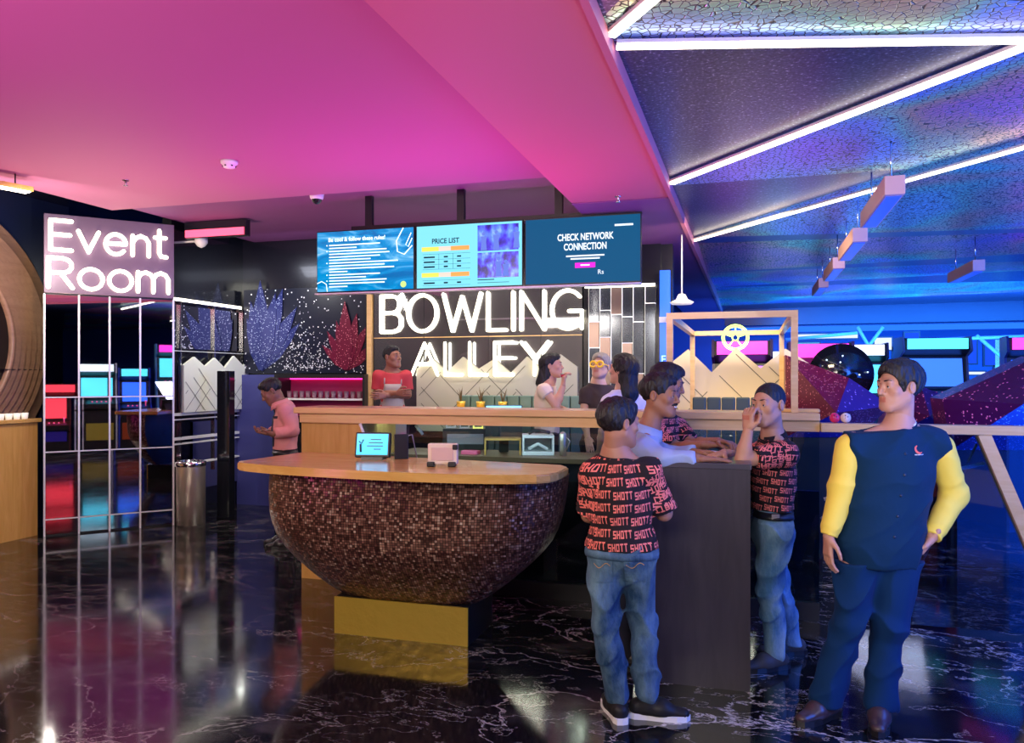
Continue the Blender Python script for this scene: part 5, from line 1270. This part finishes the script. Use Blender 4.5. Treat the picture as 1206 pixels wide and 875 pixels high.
def shirt_print(R, rows=12, pitch=.058, h_=.036, w_=.125, gap=.018, tilt=.03, z0=None, z1=None, rad=.16, seed=0, sleeves='LR', slv=(.05, .8)):
    """rows of words around the shirt and its sleeves"""
    r = random.Random(seed); c = R['pel']*.35+R['sh']*.65; polys = []; z = z0
    def fr(u, v):
        a = u/rad; q = Vector((math.cos(a), math.sin(a), 0)); k = (v-R['pel'][2])/(R['sh'][2]-R['pel'][2]); cc = R['pel']+(R['sh']-R['pel'])*k
        s_ = Vector((cc[0], cc[1], v)); return s_+q*.45, -q
    while z < z1:
        u = r.uniform(0, .1)-pi*rad
        while u < pi*rad: polys += word_polys(u, z, w_, h_, tilt); u += w_+gap
        z += pitch
    # torso print, leaving out what the arms cover
    T_ = project(R, R['shirt'], [p for p in polys], fr, .44, 'printed_words', LETTER)
    for S in sleeves:
        a, b = Vector(R['K']['sh'+S]), Vector(R['K']['el'+S]); ax = (b-a).normalized(); L = (b-a).length
        side = ax.cross(Vector((0, 1, 0))).normalized() if abs(ax.y) < .9 else Vector((1, 0, 0)); o2 = ax.cross(side)
        def fs(u, v):
            q = side*math.cos(u/.062)+o2*math.sin(u/.062); return a+ax*v+q*.115, -q
        ps = []; v = L*slv[0]
        while v < L*slv[1]-.03:
            u = r.uniform(0, .05)
            while u < .36: ps += word_polys(u, v, .105, h_*.95, .0); u += .125
            v += pitch*.9
        project(R, R['shirt'], ps, fs, .10, 'sleeve_words', LETTER)
blk = cloth('black_cotton', (.018, .012, .016)); 
def denim(name, c1, c2):
    m = mat(name, c1, .85, sheen=.02, spec=.2); t = NT(m); v = t.coord((1, 1, .5)); n = t.n('ShaderNodeTexNoise', Scale=5, Detail=6, Roughness=.65); t.l(v, n.inputs['Vector'])
    t.l(t.ramp(n.outputs['Fac'], [(.38, c1), (.66, c2)]), t.b.inputs['Base Color']); bp = t.n('ShaderNodeBump', Strength=.8, Distance=.03); t.l(n.outputs['Fac'], bp.inputs['Height']); t.l(bp.outputs[0], t.b.inputs['Normal']); return m
DN = denim('blue_denim', (.010, .040, .10), (.13, .23, .33)); DL = denim('pale_denim', (.05, .14, .25), (.26, .42, .54))
# ---- man seen from behind
def x1(R):
    zb = R['W3']((730, 643, 0))[2]; shirt_print(R, pitch=.060, h_=.037, w_=.125, z0=zb-.005, z1=R['K']['neck'][2]+.02, rad=.175, tilt=.06, seed=3, slv=(.02, .86))
    band(R, R['trousers'], zb-.045, zb-.008, .006, 'waistband', DN)
    # back pockets with a stitched curl
    P0 = R['pel']
    for s_ in (-1, 1):
        poly = [(s_*.078-.052, .02), (s_*.078+.052, .02), (s_*.078+.048, -.10), (s_*.078, -.125), (s_*.078-.048, -.10)]
        xa = Vector(R['HB'][:, 0]); yb = Vector((R['HB'][0, 1], R['HB'][1, 1], 0))
        def fr(u, v): return Vector(P0)+xa*u+Vector((0, 0, v-.02))+yb*.35, -yb
        ps = []
        for i in range(8):
            for j in range(8):
                u0, u1 = s_*.078-.05+.0125*i, s_*.078-.05+.0125*(i+1); v0, v1 = -.11+.016*j, -.11+.016*(j+1); ps.append([(u0, v0), (u1, v0), (u1, v1), (u0, v1)])
        project(R, R['trousers'], ps, fr, .5, 'back_pocket', DN, off=.005)
        st = []
        for k in range(12):
            t0, t1 = k/12, (k+1)/12; f_ = lambda t: (s_*.078-.04+.08*t, -.03+.012*math.sin(t*7)); a, b = f_(t0), f_(t1); st.append([(a[0], a[1]-.002), (b[0], b[1]-.002), (b[0], b[1]+.002), (a[0], a[1]+.002)])
        project(R, R['trousers'], st, fr, .5, 'pocket_stitching', mat('tan_thread', (.55, .30, .10), .7) if s_ < 0 else bpy.data.materials['tan_thread'], off=.008)
person('man seen from behind in salmon word print shirt, blue jeans and white soled sneakers', 735, 3.77,
    dict(head=(729, 499, 0), neck=(724, 533, .02), shL=(699, 557, .03), shR=(762, 553, -.02), elL=(694, 606, .10), wrL=(716, 592, .24), elR=(782, 604, .05), wrR=(774, 574, .24),
         hipL=(714, 648, .02), hipR=(750, 648, -.02), knL=(713, 732, -.01), knR=(757, 732, .02), anL=(727, 817, .0), anR=(762, 813, .0)),
    dict(f=(.88, .46, -.05), s=.97, vol=1.10), ('warm', (.42, .20, .13)), dict(m=blk, hem=645, sleeve=.92, g=.017, wr=.005, box=1.28), dict(m=DN, top=636, g=.010, wr=.010, flare=.018),
    dict(m=cloth('black_leather_shoe', (.015, .015, .017), .45, .1), sole=M['white'], L=(-.15, 1), R=(.85, -.15)), dict(L=dict(n=(0, 0, -1), t=(0, 1, 0)), R=dict(n=(0, 0, -1), t=(-1, 0, 0), c=.6)), extra=x1)
# ---- man in navy vest
def x5(R):
    collar(R, VEST, .12, False, .068, .018, .03); collar(R, M['white'], .2, False, .062, .024, .0)
    B_ = R['TB']; P0 = Vector(R['W3']((1069, 527, 0))); d_ = Vector((0, 1, 0)); sty = Vector((1, 0, 0))
    def fr(u, v): return P0+Vector((u, -.4, v)), Vector((0, 1, 0))
    arc = []
    for k in range(10):
        a0, a1 = 1.9+k*.36, 1.9+(k+1)*.36; f_ = lambda a, r_: (.004+r_*math.cos(a)*1.0, r_*math.sin(a)); w1, w2 = .004*math.sin(pi*(k+.2)/10.4)+.0015, .004*math.sin(pi*(k+1.2)/10.4)+.0015
        arc.append([f_(a0, .017-w1), f_(a1, .017-w2), f_(a1, .017+w2), f_(a0, .017+w1)])
    project(R, R['shirt'], arc, fr, .6, 'red_crescent_emblem', mat('emblem_red', (.75, .12, .06), .5))
    project(R, R['shirt'], [[(-.022+.006*i, -.026), (-.018+.006*i, -.026), (-.018+.006*i, -.022), (-.022+.006*i, -.022)] for i in range(8)], fr, .6, 'emblem_caption', M['white'])
    # front placket and buttons
    pk = []
    for k in range(40): z0_, z1_ = R['pel'][2]-.10+k*.014, R['pel'][2]-.10+(k+1)*.014; pk.append(z0_)
    for k in range(5):
        z_ = R['sh'][2]-.04-k*.095; hit = bvh(R['shirt']).ray_cast(Vector((R['sh'][0]+(R['pel'][0]-R['sh'][0])*(R['sh'][2]-z_)/max(R['sh'][2]-R['pel'][2], .1), -.6, z_)), Vector((0, 1, 0)))
        if hit[0]: MB().sphere(hit[0]+Vector((0, -.001, 0)), .007, 10, (1, .5, 1)).build('button', M['navy'], R['e'])
    w_ = R['W3']((1096, 645, -.06)); 
VEST = cloth('navy_vest_cloth', (.001, .024, .070), .85, .3)
person('stout man in navy vest with bright yellow sleeves, looking left', 1010, 3.77,
    dict(head=(1058, 456, 0), neck=(1060, 500, .03), shR=(1003, 522, 0), shL=(1106, 522, 0), elR=(992, 574, .0), wrR=(976, 631, -.03), elL=(1124, 583, .05), wrL=(1098, 632, -.05),
         hipR=(1012, 636, 0), hipL=(1058, 636, 0), knR=(1000, 735, -.01), knL=(1048, 737, -.03), anR=(973, 826, .0), anL=(1036, 828, -.04)),
    dict(f=(-.96, -.28, -.0), s=1.0, vol=1.17, jaw=1.15, bulk=1.12), ('wheat', (.52, .27, .19)), dict(m=VEST, hem=665, g=.020, skirt=.10, wr=.006, box=1.0, name='vest', ncut=-.005, under=dict(name='shirt_sleeve', m=cloth('yellow_cotton', (.86, .66, .10), .7, .45, 7))),
    dict(m=cloth('navy_trousers_cloth', (.001, .026, .100), .85, .3), top=660, g=.018, flare=.026, wr=.010), dict(m=mat('dark_brown_leather', (.05, .03, .035), .3), sole=M['black'], L=(-.45, -.9), R=(-.85, -.5)),
    dict(R=dict(n=(1, .1, 0), t=(.1, -1, 0), c=.35, d=(-.05, -.02, -1)), L=dict(n=(-1, .3, 0), t=(-.3, -1, 0), c=.7, d=(-.5, .25, -.8))), extra=x5)
# ---- man in polo leaning at the right of the counter
def x4(R):
    shirt_print(R, pitch=.048, h_=.030, w_=.10, z0=R['W3']((910, 597, 0))[2], z1=R['K']['neck'][2]-.02, rad=.165, tilt=-.10, seed=8, slv=(.05, .75))
    zb = R['W3']((910, 604, 0))[2]; band(R, R['trousers'], zb-.018, zb+.018, .006, 'belt', M['black'], off=.006)
    collar(R, blk, .4)
    w_ = Vector(R['pel']); hit = bvh(R['trousers']).ray_cast(Vector((w_.x-.03, w_.y-.6, zb)), Vector((0, 1, 0)))
    if hit[0]: MB().box(-.022, .022, -.016, -.008, -.016, .016, bev=.003).build('belt_buckle', M['steel'], R['e']).location = hit[0]
person('short haired man in word print polo, fist at his mouth, elbow on the dark counter', 912, 4.46,
    dict(head=(905, 477, -.02), neck=(910, 512, .02), shL=(926, 534, -.10), shR=(898, 533, .17), elL=(874, 542, -.16), wrL=(881, 507, -.14), elR=(868, 541, .22), wrR=(853, 534, .0),
         hipL=(915, 622, -.09), hipR=(905, 622, .09), knL=(905, 695, -.06), knR=(917, 697, .12), anL=(912, 768, -.06), anR=(932, 765, .18)),
    dict(f=(-.80, -.60, -.02), s=1.03, vol=.97), ('tan', (.50, .26, .17)), dict(m=blk, hem=600, sleeve=.72, g=.014, wr=.003, box=.92, name='polo_shirt'), dict(m=DL, top=596, g=.012, name='jeans', flare=.012, wr=.010),
    dict(m=cloth('dark_grey_shoe', (.05, .05, .055), .5, .2), sole=M['black'], L=(-.95, -.3), R=(-.9, -.1)), dict(L=dict(n=(.75, .6, 0), t=(-.4, -.9, 0), c=1.15, d=(.0, .0, 1)), R=dict(n=(0, 0, -1), t=(-.2, -1, 0), c=.5, d=(-.8, -.5, -.1))), hair='buzz', extra=x4, facial='goatee')
# ---- man in light blue shirt
def x2(R):
    collar(R, LB, .5, r=.080, up=.024)
LB = cloth('light_blue_cotton', (.34, .43, .66), .8, .5)
person('smiling moustached man in light blue shirt leaning over the dark counter', 745, 4.45,
    dict(head=(777, 466, .02), neck=(764, 506, .04), shR=(757, 530, -.13), shL=(757, 524, .16), elR=(782, 540, -.22), wrR=(822, 540, -.26), elL=(792, 536, .20), wrL=(818, 533, .10),
         hipR=(735, 625, -.07), hipL=(735, 625, .11), knR=(732, 700, -.03), knL=(728, 700, .12), anR=(735, 774, .0), anL=(725, 772, .14)),
    dict(f=(.86, -.50, -.05), s=1.02, vol=1.05), ('brown', (.33, .15, .09)), dict(m=LB, hem=620, sleeve=1, g=.014, wr=.009), dict(m=cloth('dark_trousers', (.02, .02, .03)), top=618),
    dict(m=M['black'], sole=M['black'], L=(1, -.2), R=(1, -.3)), dict(R=dict(n=(0, 0, -1), t=(.0, 1, 0), c=.12, d=(1, -.05, -.02)), L=dict(n=(0, -.3, -1), t=(0, -1, 0), c=.5, d=(1, -.2, 0))), facial='moustache', extra=x2)
# ---- man behind him
def x3(R): shirt_print(R, pitch=.052, h_=.033, w_=.11, z0=R['pel'][2]+.1, z1=R['K']['neck'][2]-.02, rad=.165, seed=5, slv=(.05, .8))
person('dark haired man in word print shirt half hidden behind the man in light blue', 786, 5.28,
    dict(head=(786, 452, -.02), neck=(778, 484, .03), shR=(764, 503, -.05), shL=(798, 503, .12), elR=(797, 527, -.10), wrR=(834, 524, -.42), elL=(815, 523, -.05), wrL=(846, 520, -.40),
         hipR=(762, 580, -.02), hipL=(788, 580, .08), knR=(765, 650, -.02), knL=(790, 650, .08), anR=(765, 717, .0), anL=(790, 716, .08)),
    dict(f=(.90, -.35, -.25), s=1.06, vol=1.12), ('brown2', (.36, .17, .11)), dict(m=blk, hem=580, sleeve=.8, g=.014), dict(m=DN, top=578),
    dict(m=M['black'], sole=M['black'], L=(.5, -.9), R=(.5, -.9)), dict(R=dict(n=(0, 0, -1), t=(0, 1, 0), c=.7, d=(1, -.3, 0)), L=dict(n=(0, -.3, -1), t=(0, -1, 0), c=.7, d=(.6, -.9, 0))), extra=x3)
# ---- man in pink shirt with tie
def x6(R):
    collar(R, PK, .3, r=.076)
    TIE = cloth('dark_tie', (.02, .02, .05), .5); bv = bvh(R['shirt']); f = Vector((-.85, -.5, 0)).normalized(); a = Vector(R['nk'])+Vector((0, 0, -.03)); pts = []
    for k in range(12):
        p = a+(Vector(R['pel'])-a)*(k/14); hit = bv.ray_cast(p+f*.5, -f); pts.append((hit[0] if hit[0] else p+f*.12)+f*.004)
    q = Vector((-f.y, f.x, 0)); mb = MB()
    for k in range(11):
        w0, w1 = (.012+.018*min(k/9, 1)), (.012+.018*min((k+1)/9, 1)); mb.quad(pts[k]-q*w0, pts[k]+q*w0, pts[k+1]+q*w1, pts[k+1]-q*w1)
    o_ = mb.build('tie', TIE, R['e']); md = o_.modifiers.new('s', 'SOLIDIFY'); md.thickness = .004
    hit = bv.ray_cast(Vector(R['W3']((332, 491, 0)))+Vector((-.1, -.6, 0)), Vector((.15, 1, 0)).normalized())
    if hit[0]: MB().box(-.035, .035, -.008, .0, -.012, .012).build('name_badge', M['black'], R['e']).location = hit[0]
    zb = R['W3']((335, 530, 0))[2]; band(R, R['trousers'], zb-.03, zb+.005, .006, 'belt', M['black'], off=.006)
PK = cloth('pink_cotton', (.72, .30, .30), .7, .3)
person('man in pink shirt and dark tie looking down at a phone', 334, 7.6,
    dict(head=(320, 461, 0), neck=(329, 474, .02), shL=(336, 483, -.10), shR=(338, 483, .20), elL=(345, 507, -.12), wrL=(322, 511, -.22), elR=(338, 508, .18), wrR=(318, 509, .0),
         hipL=(337, 538, -.09), hipR=(335, 538, .09), knL=(336, 583, -.09), knR=(334, 583, .09), anL=(338, 632, -.09), anR=(336, 629, .09)),
    dict(f=(-.82, -.25, -.55), s=1.04), ('deep', (.26, .12, .08)), dict(m=PK, hem=529, sleeve=1, g=.016, wr=.004), dict(m=cloth('dark_trousers', (.02, .02, .03)), top=522),
    dict(m=M['black'], sole=M['black'], L=(-1, -.2), R=(-1, -.2)), dict(L=dict(n=(0, .2, 1), t=(0, -1, 0), c=.6, d=(-1, .1, 0)), R=dict(n=(0, -.2, 1), t=(0, 1, 0), c=.6, d=(-1, -.1, 0))), H=8, hair='short', extra=x6)
e = empty('mobile_phone', P(311, 7.48, 507), TH, 'dark phone held by the man in the pink shirt', 'phone')
MB().box(-.05, .03, -.07, .07, -.004, .004, bev=.002).build('body', M['black'], e); MB().box(-.047, .027, -.064, .064, .004, .0052).build('screen', M['grey'], e)
# ---- barman with apron
def x7(R):
    f = Vector((.2, -1, 0)).normalized(); bv = bvh(R['shirt']); mb = MB(); AP = cloth('grey_apron', (.42, .38, .34)); q = Vector((-f.y, f.x, 0))*-1
    G = []
    for j in range(13):
        t_ = j/12; row = []
        for i in range(9):
            w_ = .085+.05*min(1, t_*2); p = Vector(R['sh'])*(1-t_)+Vector(R['pel'])*t_+Vector((0, 0, -.08-.12*t_))+q*w_*(i/4-1); hit = bv.ray_cast(p+f*.5, -f)
            row.append(mb.bm.verts.new((hit[0] if hit[0] else p+f*.14)+f*.008))
        G.append(row)
    for a, b in zip(G, G[1:]):
        for i in range(8): mb.bm.faces.new((a[i], a[i+1], b[i+1], b[i]))
    l0, l1 = G[0][0].co.copy(), G[0][8].co.copy(); o_ = mb.build('apron', AP, R['e'], True); md = o_.modifiers.new('s', 'SOLIDIFY'); md.thickness = .005
    for p, s_ in ((l0, -1), (l1, 1)): MB().tube([p, p+Vector((0, .02, .05)), Vector(R['nk'])+q*s_*.07+f*.02], .007, 6).build('apron_strap', AP, R['e'])
person('barman in red tee and grey apron with folded arms, left of the neon words', 461, 8.15,
    dict(head=(462, 421, 0), neck=(461, 436, .03), shR=(446, 443, 0), shL=(478, 443, 0), elR=(444, 464, .0), wrR=(468, 463, -.22), elL=(480, 465, .0), wrL=(455, 466, -.18),
         hipR=(452, 490, 0), hipL=(472, 490, 0), knR=(452, 530, 0), knL=(472, 530, 0), anR=(452, 580, 0), anL=(472, 580, 0)),
    dict(f=(.75, -.55, .1), s=.98), ('brown', (.33, .15, .09)), dict(m=cloth('red_cotton', (.55, .06, .07)), hem=490, sleeve=.75, g=.014), dict(m=cloth('dark_trousers', (.02, .02, .03)), top=488),
    dict(m=M['black'], sole=M['black'], L=(0, -1), R=(0, -1)), dict(R=dict(n=(0, 1, 0), t=(0, 0, 1), c=.5), L=dict(n=(0, 1, 0), t=(0, 0, 1), c=.5)), H=8.5, extra=x7, zoff=.18)
# ---- woman with a red drink
person('long haired woman in cream top raising a red drink, under the last neon letter', 648, 7.35,
    dict(head=(650, 431, 0), neck=(647, 448, .02), shR=(641, 459, -.14), shL=(646, 459, .16), elR=(655, 478, -.20), wrR=(663, 455, -.16), elL=(652, 480, .16), wrL=(664, 482, .0),
         hipR=(643, 510, -.10), hipL=(645, 510, .10), knR=(645, 560, -.1), knL=(650, 560, .1), anR=(646, 616, -.1), anL=(652, 612, .1)),
    dict(f=(.97, -.22, .05), s=.96, fem=True), ('fair', (.60, .34, .24)), dict(m=cloth('cream_cotton', (.80, .66, .52)), hem=510, sleeve=.35, g=.012, ncut=-.04, name='top'), dict(m=cloth('dark_trousers', (.02, .02, .03)), top=508),
    dict(m=M['black'], sole=M['black'], L=(1, 0), R=(1, 0)), dict(R=dict(n=(1, .3, 0), t=(.1, .3, 1), c=.9, d=(.1, 0, 1)), L=dict(n=(0, 0, -1), t=(0, -1, 0), c=.3)), hair='long', H=8.5, haircol=(.012, .008, .008), zoff=.18)
e = empty('cocktail_glass', P(664, 7.22, 449), TH, 'small glass of red drink in the hand of the woman in cream', 'glass')
MB().lathe([(.0, .0), (.012, .0), (.034, .07), (.032, .07), (.0, .012)], n=18).build('bowl', M['pane'], e); MB().lathe([(0, .004), (.012, .008), (.030, .060), (0, .060)], n=18).build('red_drink', mat('red_drink', (.6, .01, .04), .1, emit=(.5, .0, .03), es=.2), e)
MB().lathe([(.004, 0), (.004, -.06), (.03, -.065), (0, -.067)], n=14).build('stem', M['chrome'], e)
# ---- woman seen from behind with dark hair
person('dark haired woman in pale top seen from behind', 737, 6.95,
    dict(head=(733, 436, 0), neck=(733, 458, -.02), shL=(716, 474, -.05), shR=(754, 474, .03), elL=(710, 508, -.05), wrL=(706, 530, .1), elR=(760, 508, .03), wrR=(756, 532, .15),
         hipL=(724, 545, 0), hipR=(748, 545, 0), knL=(724, 600, 0), knR=(748, 600, 0), anL=(724, 664, 0), anR=(748, 664, 0)),
    dict(f=(-.75, .62, .15), s=1.12, fem=True, vol=1.15), ('fair2', (.58, .33, .24)), dict(m=cloth('lavender_white', (.76, .70, .86)), hem=545, sleeve=.7, g=.012, name='top'), dict(m=cloth('dark_trousers', (.02, .02, .03)), top=543),
    dict(m=M['black'], sole=M['black'], L=(0, 1), R=(0, 1)), dict(R=dict(n=(0, 0, -1), t=(1, 0, 0), c=.3), L=dict(n=(0, 0, -1), t=(1, 0, 0), c=.3)), hair='long', H=8.5, haircol=(.010, .012, .018), zoff=.18)
# ---- person with yellow sunglasses
def x10(R):
    W = R['W']; Yg = mat('yellow_frame', (.95, .62, .03), .3, emit=(1, .6, .02), es=.15)
    for x in (-1, 1): MB().tube([W((x*.034+.030*math.cos(a), -.104+abs(.01*math.cos(a)), .004+.026*math.sin(a))) for a in np.linspace(0, 2*pi, 20, endpoint=False)], .008, 8, close=True).build('sunglass_rim', Yg, R['e'])
    MB().tube([W((-.008, -.106, .008)), W((.008, -.106, .008))], .006).build('sunglass_bridge', Yg, R['e'])
    for x in (-1, 1): MB().tube([W((x*.064, -.098, .006)), W((x*.082, .0, .008))], .004).build('sunglass_arm', Yg, R['e'])
person('person with grey blond hair and round yellow sunglasses beside the dark haired woman', 706, 7.4,
    dict(head=(707, 432, 0), neck=(704, 450, .02), shR=(690, 464, -.0), shL=(722, 464, .03), elR=(688, 495, -.05), wrR=(692, 515, -.1), elL=(727, 495, 0), wrL=(722, 515, -.1),
         hipR=(695, 520, 0), hipL=(716, 520, 0), knR=(695, 575, 0), knL=(716, 575, 0), anR=(695, 630, 0), anL=(716, 630, 0)),
    dict(f=(-.45, -.85, .2), s=1.02, vol=1.12, hn='grey'), ('fair3', (.62, .38, .28)), dict(m=cloth('dark_print', (.05, .035, .04)), hem=520, sleeve=.4, g=.012), dict(m=cloth('dark_trousers', (.02, .02, .03)), top=518),
    dict(m=M['black'], sole=M['black'], L=(0, -1), R=(0, -1)), dict(R=dict(n=(0, 1, 0), t=(1, 0, 0), c=.3), L=dict(n=(0, 1, 0), t=(-1, 0, 0), c=.3)), H=8.5, haircol=(.30, .27, .24), extra=x10, zoff=.18)
# ---- small things on the dark counter
e = empty('mobile_phone', P(838, 4.70, z=1.1745), TH+.6, 'white topped phone lying on the dark counter between the hands', 'phone')
MB().box(-.04, .04, -.075, .075, 0, .009, bev=.003).build('body', M['black'], e); MB().box(-.036, .036, -.068, .068, .009, .010).build('screen', M['white'], e)
e = empty('wallet', P(812, 4.66, z=1.1745), TH, 'black folded wallet on the dark counter beside the phone', 'wallet')
MB().box(-.05, .05, -.04, .04, 0, .012, bev=.005).build('lower_flap', M['black'], e); MB().box(-.049, .049, -.039, .039, .013, .024, bev=.005).build('upper_flap', M['black'], e)

GR = {'ceiling_block_lamp': 'wooden block lamps on the foil ceiling', 'arcade_machine': 'arcade machines', 'potted_plant': 'small plants under the neon words', 'square_frame': 'square frames behind the bar glass',
      'bowling_ball': 'balls on the rail', 'television': 'hanging screens', 'wall_display': 'lit displays on the far wall', 'sequin_crystal': 'sequin covered blocks', 'sprinkler': 'ceiling sprinklers', 'security_camera': 'security cameras', 'zigzag_panel': 'zigzag topped panels', 'channel_back_bench': 'green benches', 'person': 'people at the bar'}
for o in COL.objects:
    if o.parent is None and o.get('label') and o.name.split('.')[0] in GR and 'group' not in o: o['group'] = GR[o.name.split('.')[0]]
